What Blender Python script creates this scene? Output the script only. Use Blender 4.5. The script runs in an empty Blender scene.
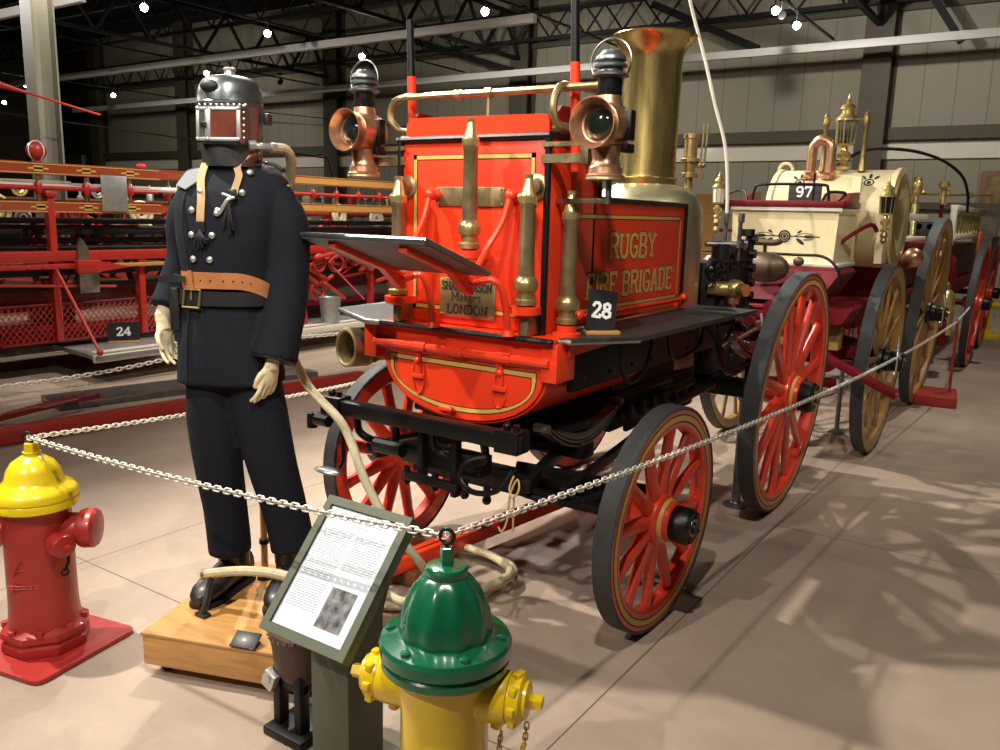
import bpy, bmesh, math, random
from mathutils import Vector as V, Matrix as M
SC = bpy.context.scene
COL = SC.collection
PI = math.pi
random.seed(11)
sin, cos = math.sin, math.cos

# ------------------------------------------------------------------ materials
def lin(c):
    return tuple(((x/255)/12.92 if x/255 <= .04045 else ((x/255+.055)/1.055)**2.4) for x in c)
def mat(name, rgb, metal=0., rough=.5, var=.0, scale=18., bump=0., coat=0., emit=0., spec=.5, rvar=0., trans=0., alpha=1., stretch=None):
    m = bpy.data.materials.new(name); m.use_nodes = True
    nt = m.node_tree; b = nt.nodes['Principled BSDF']; L = nt.links
    c = lin(rgb)
    b.inputs['Base Color'].default_value = (*c, 1)
    b.inputs['Metallic'].default_value = metal
    b.inputs['Roughness'].default_value = rough
    b.inputs['Coat Weight'].default_value = coat
    b.inputs['Coat Roughness'].default_value = .08
    b.inputs['Specular IOR Level'].default_value = spec
    b.inputs['Transmission Weight'].default_value = trans
    b.inputs['Alpha'].default_value = alpha
    if emit:
        b.inputs['Emission Color'].default_value = (*c, 1); b.inputs['Emission Strength'].default_value = emit
    if var or bump or rvar:
        tc = nt.nodes.new('ShaderNodeTexCoord'); mp = nt.nodes.new('ShaderNodeMapping')
        if stretch: mp.inputs['Scale'].default_value = stretch
        n = nt.nodes.new('ShaderNodeTexNoise'); n.inputs['Scale'].default_value = scale; n.inputs['Detail'].default_value = 5
        L.new(tc.outputs['Object'], mp.inputs[0]); L.new(mp.outputs[0], n.inputs['Vector'])
        if var:
            r = nt.nodes.new('ShaderNodeMapRange'); r.inputs['From Min'].default_value = .3; r.inputs['From Max'].default_value = .7
            r.inputs['To Min'].default_value = 1-var; r.inputs['To Max'].default_value = 1+var
            mx = nt.nodes.new('ShaderNodeVectorMath'); mx.operation = 'SCALE'; mx.inputs[0].default_value = c
            L.new(n.outputs['Fac'], r.inputs['Value']); L.new(r.outputs[0], mx.inputs['Scale']); L.new(mx.outputs[0], b.inputs['Base Color'])
        if rvar:
            r2 = nt.nodes.new('ShaderNodeMapRange'); r2.inputs['From Min'].default_value = .3; r2.inputs['From Max'].default_value = .7
            r2.inputs['To Min'].default_value = max(0, rough-rvar); r2.inputs['To Max'].default_value = rough+rvar
            L.new(n.outputs['Fac'], r2.inputs['Value']); L.new(r2.outputs[0], b.inputs['Roughness'])
        if bump:
            bp = nt.nodes.new('ShaderNodeBump'); bp.inputs['Strength'].default_value = bump; bp.inputs['Distance'].default_value = .01
            L.new(n.outputs['Fac'], bp.inputs['Height']); L.new(bp.outputs[0], b.inputs['Normal'])
    return m
K = {}
def mk(name, *a, **k): K[name] = mat(name, *a, **k)
mk('red', (232,60,26), rough=.36, coat=.25, var=.05, scale=6)
mk('red_dark', (128,24,20), rough=.35, coat=.4, var=.08)
mk('red_hyd', (168,44,38), rough=.42, coat=.15, var=.1, scale=12, bump=.08)
mk('red_wheel', (224,66,40), rough=.32, coat=.4, var=.06)
mk('maroon', (108,14,24), rough=.5, spec=.25, var=.06)
mk('truck_red', (176,40,28), rough=.4, coat=.3, var=.08)
mk('ladder_red', (156,66,36), rough=.42, coat=.3, var=.12, stretch=(6,.6,6))
mk('gold', (176,140,62), rough=.4, metal=.55)
mk('goldpaint', (206,168,84), rough=.5)
mk('brass', (186,164,110), metal=.85, rough=.36, var=.14, scale=14, rvar=.08)
mk('brass_dull', (158,142,104), metal=.8, rough=.42, var=.2, scale=22, rvar=.1)
mk('brass_chim', (190,172,108), metal=.92, rough=.26, var=.10, scale=5, rvar=.06, stretch=(4,4,.6))
mk('brass_bright', (228,208,142), metal=.85, rough=.3, var=.06)
mk('nickel', (172,168,136), metal=.85, rough=.42, var=.12, scale=5, rvar=.06)
mk('copper', (206,158,124), metal=.85, rough=.34, var=.1, scale=12, rvar=.06)
mk('steel', (150,150,148), metal=1, rough=.35, var=.12, rvar=.08)
mk('steel_dark', (122,126,126), metal=.85, rough=.36, var=.22, scale=9, rvar=.1, bump=.05)
mk('galv', (176,178,174), metal=.75, rough=.42, var=.12)
mk('black', (15,15,16), rough=.4, spec=.35)
mk('black_iron', (20,20,21), rough=.5, var=.2, spec=.35)
mk('black_matt', (22,22,24), rough=.7)
mk('rubber', (58,59,59), rough=.62, var=.2, scale=30, bump=.06)
mk('cream', (232,220,176), rough=.34, coat=.4, var=.04)
mk('white_paint', (222,216,200), rough=.45, coat=.2)
mk('wood_wheel', (158,122,66), rough=.4, coat=.3, var=.16, scale=16)
mk('wood_oak', (192,142,80), rough=.42, coat=.3, var=.16, scale=7, stretch=(1.2,14,14))
mk('wood_rail', (198,142,74), rough=.45, coat=.2, var=.14, stretch=(6,.6,6))
mk('wood_brown', (112,66,36), rough=.5, var=.16)
mk('tan', (196,158,112), rough=.6, var=.1)
mk('leather', (188,122,74), rough=.48, var=.12, scale=24)
mk('leather_black', (38,37,38), rough=.42, coat=.15, var=.1)
mk('canvas_hose', (196,184,150), rough=.75, var=.1, scale=60, bump=.15)
mk('navy', (25,28,36), rough=.85, var=.10, scale=50, bump=.12, spec=.25)
mk('navy_trouser', (22,25,33), rough=.88, var=.1, scale=50, bump=.12, spec=.25)
mk('skin', (226,212,172), rough=.5, var=.05)
mk('silver', (206,206,200), metal=.7, rough=.36)
mk('white_cloth', (124,128,132), rough=.8)
mk('green_gloss', (18,92,60), rough=.24, coat=.6, var=.1, scale=10, bump=.05)
mk('yellow_gloss', (228,192,24), rough=.3, coat=.4, var=.06, scale=10, bump=.05)
mk('yellow_paint', (234,206,30), rough=.3, coat=.45, var=.06, scale=10, bump=.05)
mk('olive', (86,92,74), rough=.6, var=.05)
mk('paper', (206,212,220), rough=.55, var=.02)
mk('ink', (138,142,148), rough=.7)
mk('photo_grey', (104,104,106), rough=.5, var=.95, scale=42)
mk('white_plastic', (222,218,204), rough=.45)
mk('placard', (20,20,22), rough=.5)
mk('white_ink', (236,236,232), rough=.6)
mk('black_ink', (28,26,20), rough=.6)
mk('dark_glass', (26,32,26), rough=.08, spec=.8, coat=.5)
mk('pane_grey', (84,88,80), rough=.15, coat=.5)
mk('pane_red', (118,64,52), rough=.12, var=.35, scale=14, coat=.6)
mk('clear_glass', (240,245,240), rough=.03, trans=1., spec=.5)
mk('grey_deck', (96,100,104), rough=.45, metal=.3, var=.15)
mk('blackboard', (50,50,50), rough=.5, var=.15, scale=25)
mk('rust_leather', (82,58,48), rough=.6, var=.25)
mk('ceiling_dark', (7,7,7), rough=.9)
mk('truss', (9,9,9), rough=.7)
mk('column', (104,102,86), rough=.55, var=.05)
mk('column_dark', (78,72,57), rough=.6, var=.08)
mk('rail_white', (206,206,200), rough=.45)
mk('bulb', (255,246,228), emit=140.)
mk('bronze', (84,70,52), metal=.5, rough=.42, var=.1)
mk('red_lamp', (220,40,50), emit=.6)
mk('orange', (226,84,40), rough=.5)
mk('picture', (120,104,60), rough=.5, var=.6, scale=9)

def wall_mat():
    m = bpy.data.materials.new('metal_wall_panel'); m.use_nodes = True
    nt = m.node_tree; b = nt.nodes['Principled BSDF']; L = nt.links
    tc = nt.nodes.new('ShaderNodeTexCoord'); sx = nt.nodes.new('ShaderNodeSeparateXYZ'); L.new(tc.outputs['Object'], sx.inputs[0])
    ad = nt.nodes.new('ShaderNodeMath'); ad.operation = 'ADD'; L.new(sx.outputs['X'], ad.inputs[0]); L.new(sx.outputs['Y'], ad.inputs[1])
    md = nt.nodes.new('ShaderNodeMath'); md.operation = 'PINGPONG'; md.inputs[1].default_value = .26; L.new(ad.outputs[0], md.inputs[0])
    lt = nt.nodes.new('ShaderNodeMath'); lt.operation = 'LESS_THAN'; lt.inputs[1].default_value = .012; L.new(md.outputs[0], lt.inputs[0])
    mx = nt.nodes.new('ShaderNodeMix'); mx.data_type = 'RGBA'
    mx.inputs['A'].default_value = (*lin((146,141,122)), 1); mx.inputs['B'].default_value = (*lin((122,117,101)), 1)
    L.new(lt.outputs[0], mx.inputs['Factor']); L.new(mx.outputs['Result'], b.inputs['Base Color'])
    b.inputs['Roughness'].default_value = .6
    return m
K['wall'] = wall_mat()
def floor_mat():
    m = bpy.data.materials.new('polished_concrete'); m.use_nodes = True
    nt = m.node_tree; b = nt.nodes['Principled BSDF']; L = nt.links; N = nt.nodes.new
    tc = N('ShaderNodeTexCoord')
    n1 = N('ShaderNodeTexNoise'); n1.inputs['Scale'].default_value = .9; n1.inputs['Detail'].default_value = 8; n1.inputs['Roughness'].default_value = .62
    n2 = N('ShaderNodeTexNoise'); n2.inputs['Scale'].default_value = 38; n2.inputs['Detail'].default_value = 4
    L.new(tc.outputs['Object'], n1.inputs['Vector']); L.new(tc.outputs['Object'], n2.inputs['Vector'])
    cr = N('ShaderNodeValToRGB'); e = cr.color_ramp.elements
    e[0].position = .3; e[0].color = (*lin((152,134,118)), 1); e[1].position = .72; e[1].color = (*lin((184,166,148)), 1)
    L.new(n1.outputs['Fac'], cr.inputs[0])
    mr = N('ShaderNodeMapRange'); mr.inputs['To Min'].default_value = .93; mr.inputs['To Max'].default_value = 1.07; L.new(n2.outputs['Fac'], mr.inputs['Value'])
    sc = N('ShaderNodeVectorMath'); sc.operation = 'SCALE'; L.new(cr.outputs[0], sc.inputs[0]); L.new(mr.outputs[0], sc.inputs['Scale'])
    # sawn control joints in both directions
    sx = N('ShaderNodeSeparateXYZ'); L.new(tc.outputs['Object'], sx.inputs[0])
    js = []
    for ax, off, per in (('X', 1.12, 2.36), ('Y', -1.9, 2.4)):
        a = N('ShaderNodeMath'); a.operation = 'ADD'; a.inputs[1].default_value = off+per*40; L.new(sx.outputs[ax], a.inputs[0])
        p = N('ShaderNodeMath'); p.operation = 'PINGPONG'; p.inputs[1].default_value = per/2; L.new(a.outputs[0], p.inputs[0])
        l = N('ShaderNodeMath'); l.operation = 'LESS_THAN'; l.inputs[1].default_value = .003; L.new(p.outputs[0], l.inputs[0]); js.append(l)
    mxx = N('ShaderNodeMath'); mxx.operation = 'MAXIMUM'; L.new(js[0].outputs[0], mxx.inputs[0]); L.new(js[1].outputs[0], mxx.inputs[1])
    mx = N('ShaderNodeMix'); mx.data_type = 'RGBA'; mx.inputs['B'].default_value = (*lin((104,90,80)), 1)
    L.new(mxx.outputs[0], mx.inputs['Factor']); L.new(sc.outputs[0], mx.inputs['A']); L.new(mx.outputs['Result'], b.inputs['Base Color'])
    b.inputs['Roughness'].default_value = .6; b.inputs['Specular IOR Level'].default_value = .3
    bp = N('ShaderNodeBump'); bp.inputs['Strength'].default_value = .05; L.new(n2.outputs['Fac'], bp.inputs['Height']); L.new(bp.outputs[0], b.inputs['Normal'])
    return m
K['floor'] = floor_mat()

# ------------------------------------------------------------------ mesh builder
def fr(d):
    d = V(d).normalized(); a = V((0,0,1)) if abs(d.z) < .9 else V((1,0,0))
    x = a.cross(d).normalized(); return x, d.cross(x).normalized(), d
class MB:
    def __init__(s, T=None): s.bm = bmesh.new(); s.T = T
    def ring(s, pts): return [s.bm.verts.new(p) for p in pts]
    def bridge(s, a, b):
        n = len(a)
        for i in range(n):
            try: s.bm.faces.new((a[i], a[(i+1) % n], b[(i+1) % n], b[i]))
            except ValueError: pass
    def cap(s, r, flip=False):
        try: s.bm.faces.new(list(reversed(r)) if flip else r)
        except ValueError: pass
    def loft(s, rings, caps=True, closed=False):
        R = [s.ring(r) for r in rings]
        for a, b in zip(R, R[1:]): s.bridge(a, b)
        if closed: s.bridge(R[-1], R[0])
        elif caps: s.cap(R[0], True); s.cap(R[-1])
        return s
    def box(s, x0, x1, y0, y1, z0, z1, b=0., T=None):
        vs = [s.bm.verts.new((x, y, z)) for z in (z0, z1) for y in (y0, y1) for x in (x0, x1)]
        fs = [s.bm.faces.new([vs[i] for i in f]) for f in ((0,2,3,1),(4,5,7,6),(0,1,5,4),(2,6,7,3),(0,4,6,2),(1,3,7,5))]
        if b:
            es = list({e for f in fs for e in f.edges})
            r = bmesh.ops.bevel(s.bm, geom=es, offset=b, segments=2, affect='EDGES', profile=.5)
            vs = list({v for v in r['verts']} | {v for v in vs if v.is_valid})
        if T: 
            for v in vs: v.co = T @ v.co
        return s
    def rbox(s, c, size, R=None, b=0.):
        T = M.Translation(c) @ (R.to_4x4() if R else M.Identity(4)); x, y, z = [q/2 for q in size]
        return s.box(-x, x, -y, y, -z, z, b, T)
    def bar(s, p0, p1, w, h, up=(0,0,1), b=0.):
        p0, p1 = V(p0), V(p1); d = p1-p0; y = d.normalized(); x = y.cross(V(up)).normalized(); z = x.cross(y)
        R = M((x, y, z)).transposed()
        return s.rbox((p0+p1)/2, (w, d.length, h), R, b)
    def ext(s, poly, vec):
        a = s.ring([V(p) for p in poly]); b = s.ring([V(p)+V(vec) for p in poly])
        s.bridge(a, b); s.cap(a, True); s.cap(b); return s
    def face(s, poly): s.cap(s.ring(poly)); return s
    def tube(s, pts, r, n=8, closed=False, sq=1.):
        pts = [V(p) for p in pts]; m = len(pts); rr = r if isinstance(r, (list, tuple)) else [r]*m
        def tan(i):
            if closed: return (pts[(i+1) % m]-pts[i-1]).normalized()
            return (pts[min(i+1, m-1)]-pts[max(i-1, 0)]).normalized()
        x, y, _ = fr(tan(0)); rings = []
        for i in range(m):
            t = tan(i); x = (x-t*x.dot(t)).normalized(); y = t.cross(x)
            rings.append([pts[i]+(x*cos(2*PI*k/n)+y*sin(2*PI*k/n)*sq)*rr[i] for k in range(n)])
        return s.loft(rings, True, closed)
    def cyl(s, a, b, r0, r1=None, n=16): return s.tube([a, b], [r0, r0 if r1 is None else r1], n)
    def lathe(s, o, ax, prof, n=24, closed=False, sx=1., sy=1., xd=None):
        x, y, z = fr(ax); o = V(o)
        if xd: x = V(xd).normalized(); y = z.cross(x)
        rings = [[o+z*h+(x*cos(2*PI*k/n)*sx+y*sin(2*PI*k/n)*sy)*max(r, 1e-4) for k in range(n)] for r, h in prof]
        return s.loft(rings, True, closed)
    def sph(s, c, r, n=14, m=8, R=None):
        r = r if isinstance(r, (tuple, list)) else (r, r, r); c = V(c)
        rings = []
        for j in range(m+1):
            t = PI*j/m; q = max(sin(t), 1e-3)
            rings.append([c+(R @ V((r[0]*q*cos(2*PI*k/n), r[1]*q*sin(2*PI*k/n), -r[2]*cos(t))) if R else V((r[0]*q*cos(2*PI*k/n), r[1]*q*sin(2*PI*k/n), -r[2]*cos(t)))) for k in range(n)])
        return s.loft(rings)
    def torus(s, c, ax, R, r, n=28, m=8):
        x, y, z = fr(ax); c = V(c)
        return s.tube([c+(x*cos(2*PI*k/n)+y*sin(2*PI*k/n))*R for k in range(n)], r, m, True)
    def mesh(s, name, off=V((0,0,0)), sharp=.62, flat=False):
        bm = s.bm
        if s.T: bm.transform(s.T)
        bmesh.ops.translate(bm, verts=bm.verts, vec=-off)
        bmesh.ops.recalc_face_normals(bm, faces=bm.faces)
        for f in bm.faces: f.smooth = not flat
        for e in bm.edges:
            if len(e.link_faces) == 2 and e.calc_face_angle(0) > sharp: e.smooth = False
        me = bpy.data.meshes.new(name); bm.to_mesh(me); bm.free(); return me
    def build(s, name, m, parent=None, local=False, label=None, sharp=.62, flat=False, loc=None):
        off = V((0,0,0))
        if parent is not None and not local: off = wloc(parent)
        elif parent is None:
            if loc is None:
                cs = [v.co for v in s.bm.verts]
                if s.T: cs = [s.T @ c for c in cs]
                loc = V(((min(c.x for c in cs)+max(c.x for c in cs))/2, (min(c.y for c in cs)+max(c.y for c in cs))/2, min(c.z for c in cs)))
            off = V(loc)
        me = s.mesh(name, off, sharp, flat); me.materials.append(K[m] if isinstance(m, str) else m)
        o = bpy.data.objects.new(name, me); COL.objects.link(o)
        if parent is not None: o.parent = parent
        else: o.location = off
        if label: o['label'] = label
        return o
def wloc(o):
    p = V(o.location)
    while o.parent: o = o.parent; p += V(o.location)
    return p
def thing(name, label, cat, loc=(0,0,0), rz=0., group=None):
    o = bpy.data.objects.new(name, None); COL.objects.link(o); o.location = loc; o.rotation_euler = (0,0,rz)
    o.empty_display_size = .1
    o['label'] = label; o['category'] = cat
    if group: o['group'] = group
    return o
def tag(o, label, cat, group=None):
    o['label'] = label; o['category'] = cat
    if group: o['group'] = group
    return o
def struct(o): o['kind'] = 'structure'; return o
def kids(o): return [c for c in COL.objects if c.parent == o]
def copy_tree(o, parent=None):
    c = o.copy(); COL.objects.link(c); c.parent = parent
    for ch in kids(o): copy_tree(ch, c)
    return c
def dup(o, loc, label, rz=None, group=None):
    c = copy_tree(o); c.location = loc; c['label'] = label
    if rz is not None: c.rotation_euler = (0,0,rz)
    if group: c['group'] = group
    return c
def smoothpath(pts, n=8, closed=False):
    pts = [V(p) for p in pts]; out = []; m = len(pts)
    rng = range(m if closed else m-1)
    for i in rng:
        if closed: a, b, c, d = pts[i-1], pts[i], pts[(i+1) % m], pts[(i+2) % m]
        else: a, b, c, d = pts[max(i-1,0)], pts[i], pts[i+1], pts[min(i+2,m-1)]
        for k in range(n):
            t = k/n
            out.append(.5*((2*b)+(c-a)*t+(2*a-5*b+4*c-d)*t*t+(3*b-a-3*c+d)*t**3))
    if not closed: out.append(pts[-1])
    return out
def remeshed(mb, name, m, parent, vox, smooth=3, local=True, label=None):
    o = mb.build(name, m, parent, local=local, label=label)
    md = o.modifiers.new('r', 'REMESH'); md.mode = 'VOXEL'; md.voxel_size = vox; md.use_smooth_shade = True
    if smooth:
        sm = o.modifiers.new('s', 'SMOOTH'); sm.iterations = smooth; sm.factor = .5
    dg = bpy.context.evaluated_depsgraph_get(); dg.update()
    me = bpy.data.meshes.new_from_object(o.evaluated_get(dg)); o.modifiers.clear()
    o.data = me
    for p in me.polygons: p.use_smooth = True
    return o

# ------------------------------------------------------------------ stroke lettering (slab serif)
GL = {
'R':(.74,[[(.14,0),(.14,1)],[(.14,1),(.46,1),(.62,.88),(.62,.66),(.46,.53),(.14,.53)],[(.38,.53),(.66,0)]],[(.14,0),(.66,0),(.14,1)]),
'U':(.74,[[(.14,1),(.14,.22),(.26,.03),(.48,.03),(.6,.22),(.6,1)]],[(.14,1),(.6,1)]),
'G':(.74,[[(.62,.8),(.5,.97),(.28,.97),(.13,.78),(.13,.22),(.28,.03),(.5,.03),(.62,.2),(.62,.45),(.4,.45)]],[]),
'B':(.72,[[(.14,0),(.14,1)],[(.14,1),(.44,1),(.58,.88),(.58,.66),(.44,.53),(.14,.53)],[(.44,.53),(.62,.4),(.62,.13),(.46,0),(.14,0)]],[(.14,0),(.14,1)]),
'Y':(.72,[[(.1,1),(.36,.5),(.62,1)],[(.36,.5),(.36,0)]],[(.1,1),(.62,1),(.36,0)]),
'F':(.66,[[(.14,0),(.14,1)],[(.14,1),(.58,1),(.58,.82)],[(.14,.52),(.44,.52)]],[(.14,0),(.14,1)]),
'I':(.36,[[(.18,0),(.18,1)]],[(.18,0),(.18,1)]),
'E':(.68,[[(.14,0),(.14,1)],[(.14,1),(.58,1),(.58,.82)],[(.14,.52),(.44,.52)],[(.14,0),(.6,0),(.6,.2)]],[(.14,0),(.14,1)]),
'A':(.76,[[(.12,0),(.38,1),(.64,0)],[(.22,.36),(.54,.36)]],[(.12,0),(.64,0)]),
'D':(.74,[[(.14,0),(.14,1)],[(.14,1),(.42,1),(.6,.8),(.6,.2),(.42,0),(.14,0)]],[(.14,0),(.14,1)]),
'L':(.66,[[(.14,1),(.14,0),(.58,0),(.58,.2)]],[(.14,1),(.14,0)]),
'O':(.76,[[(.38,1),(.2,.92),(.12,.7),(.12,.3),(.2,.08),(.38,0),(.56,.08),(.64,.3),(.64,.7),(.56,.92),(.38,1)]],[]),
'N':(.76,[[(.14,0),(.14,1),(.62,0),(.62,1)]],[(.14,0),(.62,1)]),
'S':(.64,[[(.54,.8),(.44,.97),(.22,.97),(.12,.8),(.16,.62),(.48,.42),(.54,.24),(.44,.03),(.22,.03),(.1,.2)]],[]),
'H':(.76,[[(.14,0),(.14,1)],[(.62,0),(.62,1)],[(.14,.52),(.62,.52)]],[(.14,0),(.14,1),(.62,0),(.62,1)]),
'M':(.9,[[(.14,0),(.14,1),(.45,.3),(.76,1),(.76,0)]],[(.14,0),(.76,0)]),
'a':(.5,[[(.1,.5),(.28,.62),(.4,.5),(.4,0)],[(.4,.35),(.18,.32),(.1,.16),(.2,0),(.4,.12)]],[]),
'k':(.5,[[(.1,0),(.1,1)],[(.42,.6),(.1,.28)],[(.2,.36),(.44,0)]],[]),
'e':(.5,[[(.1,.3),(.42,.34),(.38,.58),(.2,.62),(.08,.4),(.1,.12),(.24,0),(.42,.1)]],[]),
'r':(.4,[[(.1,0),(.1,.6)],[(.1,.42),(.22,.6),(.36,.56)]],[]),
's':(.44,[[(.38,.54),(.2,.62),(.08,.48),(.36,.2),(.3,.02),(.08,.08)]],[]),
'2':(.62,[[(.1,.76),(.2,.96),(.4,.97),(.5,.8),(.46,.6),(.1,.03),(.52,.03),(.54,.2)]],[]),
'8':(.62,[[(.3,.98),(.14,.88),(.14,.66),(.3,.54),(.46,.66),(.46,.88),(.3,.98)],[(.3,.54),(.1,.38),(.1,.14),(.3,.02),(.5,.14),(.5,.38),(.3,.54)]],[]),
'4':(.62,[[(.42,0),(.42,1),(.06,.3),(.56,.3)]],[(.42,0)]),
'9':(.62,[[(.5,.62),(.4,.46),(.2,.46),(.1,.62),(.1,.84),(.22,.97),(.4,.97),(.5,.82),(.5,.3),(.38,.03),(.16,.05)]],[]),
'7':(.62,[[(.1,.82),(.1,.97),(.52,.97),(.26,0)]],[]),
' ':(.4,[],[])}
def lettering(mb, text, o, r, u, h, wt=.13, width=None, serif=.12, depth=.0012, grow=0.):
    """o: start of baseline; r,u: right and up directions; h: cap height"""
    o, r, u = V(o), V(r).normalized(), V(u).normalized(); n = r.cross(u)
    adv = sum(GL[c][0] for c in text)*h; sx = 1. if not width else width/adv
    x = 0.; t = wt*h/2+grow; cnt = [0]
    def put(a, b, t):
        a, b = V((a[0]*sx, a[1])), V((b[0]*sx, b[1]))
        d = b-a
        if d.length < 1e-6: return
        d.normalize(); q = V((-d.y, d.x)); a = a-d*t*.55; b = b+d*t*.55
        P = [a-q*t, b-q*t, b+q*t, a+q*t]
        cnt[0] += 1; mb.ext([o+r*p.x+u*p.y for p in P], n*(depth+.00003*(cnt[0] % 9)))
    for c in text:
        w, st, sf = GL[c]
        for l in st:
            for a, b in zip(l, l[1:]): put((x+a[0]*h, a[1]*h), (x+b[0]*h, b[1]*h), t)
        for (p, q) in sf:
            qq = min(max(q*h, t*.6-grow), h-t*.6+grow)
            put((x+(p-serif)*h, qq), (x+(p+serif)*h, qq), t*.62)
        x += w*h
    return mb

# ------------------------------------------------------------------ chains, hoses
def catenary(a, b, sag, n=40):
    a, b = V(a), V(b)
    return [a.lerp(b, i/n)-V((0,0,sag*4*(i/n)*(1-i/n))) for i in range(n+1)]
def chain(pts, name, label, m='white_plastic', pitch=.022, lw=.0052, w=.016):
    mb = MB(); pts = [V(p) for p in pts]
    L = [0.]
    for a, b in zip(pts, pts[1:]): L.append(L[-1]+(b-a).length)
    n = int(L[-1]/pitch)
    def at(s):
        for i in range(len(L)-1):
            if s <= L[i+1]: return pts[i].lerp(pts[i+1], (s-L[i])/max(L[i+1]-L[i], 1e-9))
        return pts[-1]
    hl = pitch*.5+lw*.9
    for k in range(n):
        c = at((k+.5)*pitch); t = (at((k+1)*pitch)-at(k*pitch)).normalized()
        x = t.cross(V((0,0,1))).normalized(); y = x.cross(t)
        q = (x*.8+y*.6) if k % 2 else (x*-.6+y*.8)
        path = []
        for j in range(10):
            a = 2*PI*j/10; ca, sa = cos(a), sin(a)
            path.append(c+t*(ca*w*.5+math.copysign(hl-w*.5, ca) if abs(ca) > 1e-6 else 0)+q*sa*(w*.5))
        mb.tube(path, lw/2, 5, True)
    return tag(mb.build(name, m, sharp=2), label, 'chain')
# ================================================================== STEAM FIRE ENGINE
XC = -1.87
E = thing('steam_fire_engine', 'red horse-drawn steam fire engine lettered in gold with a tall brass chimney', 'fire engine', (XC, 3.7, 0))
def P_(mb, name, m, parent=E, **k): return mb.build(name, m, parent, **k)

# front hose box with seat
FY = 2.55
b = MB(); b.box(-2.2, -1.54, FY, 2.92, 1.15, 1.84, .006)
box = P_(b, 'front_box', 'red')
def frame_line(mb, x0, x1, z0, z1, y, w, d=.0015):
    for (a, c, e, f) in ((x0, x1, z1-w, z1), (x0, x1, z0, z0+w), (x0, x0+w, z0, z1), (x1-w, x1, z0, z1)):
        mb.box(a, c, y-d, y+.0005, e, f)
b = MB(); frame_line(b, -2.139, -1.589, 1.20, 1.782, FY, .02, .001); P_(b, 'pinstripe_edge', 'black_ink', box)
b = MB(); frame_line(b, -2.136, -1.592, 1.203, 1.779, FY-.0012, .014, .001); P_(b, 'pinstripe', 'goldpaint', box)
b = MB()
b.tube([(-2.215,2.545,1.838),(-1.53,2.545,1.838)], .0125, 8); b.tube([(-1.538,2.548,1.845),(-1.538,2.548,1.15)], .0125, 8); b.tube([(-2.2,2.545,1.845),(-2.2,2.545,1.15)], .0125, 8)
b.tube([(-1.534,2.54,1.84),(-1.534,2.92,1.84)], .011, 8); b.tube([(-2.206,2.54,1.84),(-2.206,2.92,1.84)], .011, 8)
P_(b, 'edge_trim', 'black', box)
# seat backboard with a rounded corner, side boards
pts = []
for (cx, cz, a0, a1, r) in ((-2.15,1.88,PI,PI/2,.04), (-1.58,1.885,PI/2,0,.03)):
    for k in range(6): a = a0+(a1-a0)*k/5; pts.append((cx+r*cos(a), 2.565, cz+r*sin(a)+(.0 if cx<-2 else -.002)))
b = MB(); b.ext([(-2.19,2.565,1.842)]+pts+[(-1.55,2.565,1.842)], (0,.022,0)); P_(b, 'seat_backboard', 'red', box)
for x, s in ((-1.56,1), (-2.2,-1)):
    b = MB(); b.ext([(x,2.6,1.84),(x,2.6,1.92),(x,2.63,1.945),(x,2.89,1.945),(x,2.92,1.92),(x,2.92,1.84)], (.022,0,0)); P_(b, 'seat_side_board', 'red_dark', box)
# blank brass plate
b = MB(); b.box(-2.02,-1.714,FY-.008,FY,1.594,1.664,.003)
for x in (-2.012,-1.722):
    for z in (1.602,1.656): b.sph((x,FY-.009,z), .005, 8, 5)
P_(b, 'blank_plate', 'brass_dull', E)
# maker's plate
b = MB(); b.box(-2.0,-1.742,FY-.008,FY,1.18,1.327,.002)
for x in (-1.99,-1.752):
    for z in (1.189,1.318): b.sph((x,FY-.009,z), .005, 8, 5)
mp = P_(b, 'maker_plate', 'brass', E, label='brass maker\'s plate lettered LONDON')
b = MB()
lettering(b, 'SHAND MASON', (-1.988,FY-.0083,1.283), (1,0,0), (0,0,1), .030, width=.232, wt=.2)
lettering(b, 'Makers', (-1.945,FY-.0083,1.243), (1,0,0), (0,0,1), .034, width=.14, wt=.13)
lettering(b, 'LONDON', (-1.965,FY-.0083,1.196), (1,0,0), (0,0,1), .032, width=.19, wt=.2)
P_(b, 'lettering', 'black_ink', mp)
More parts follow.
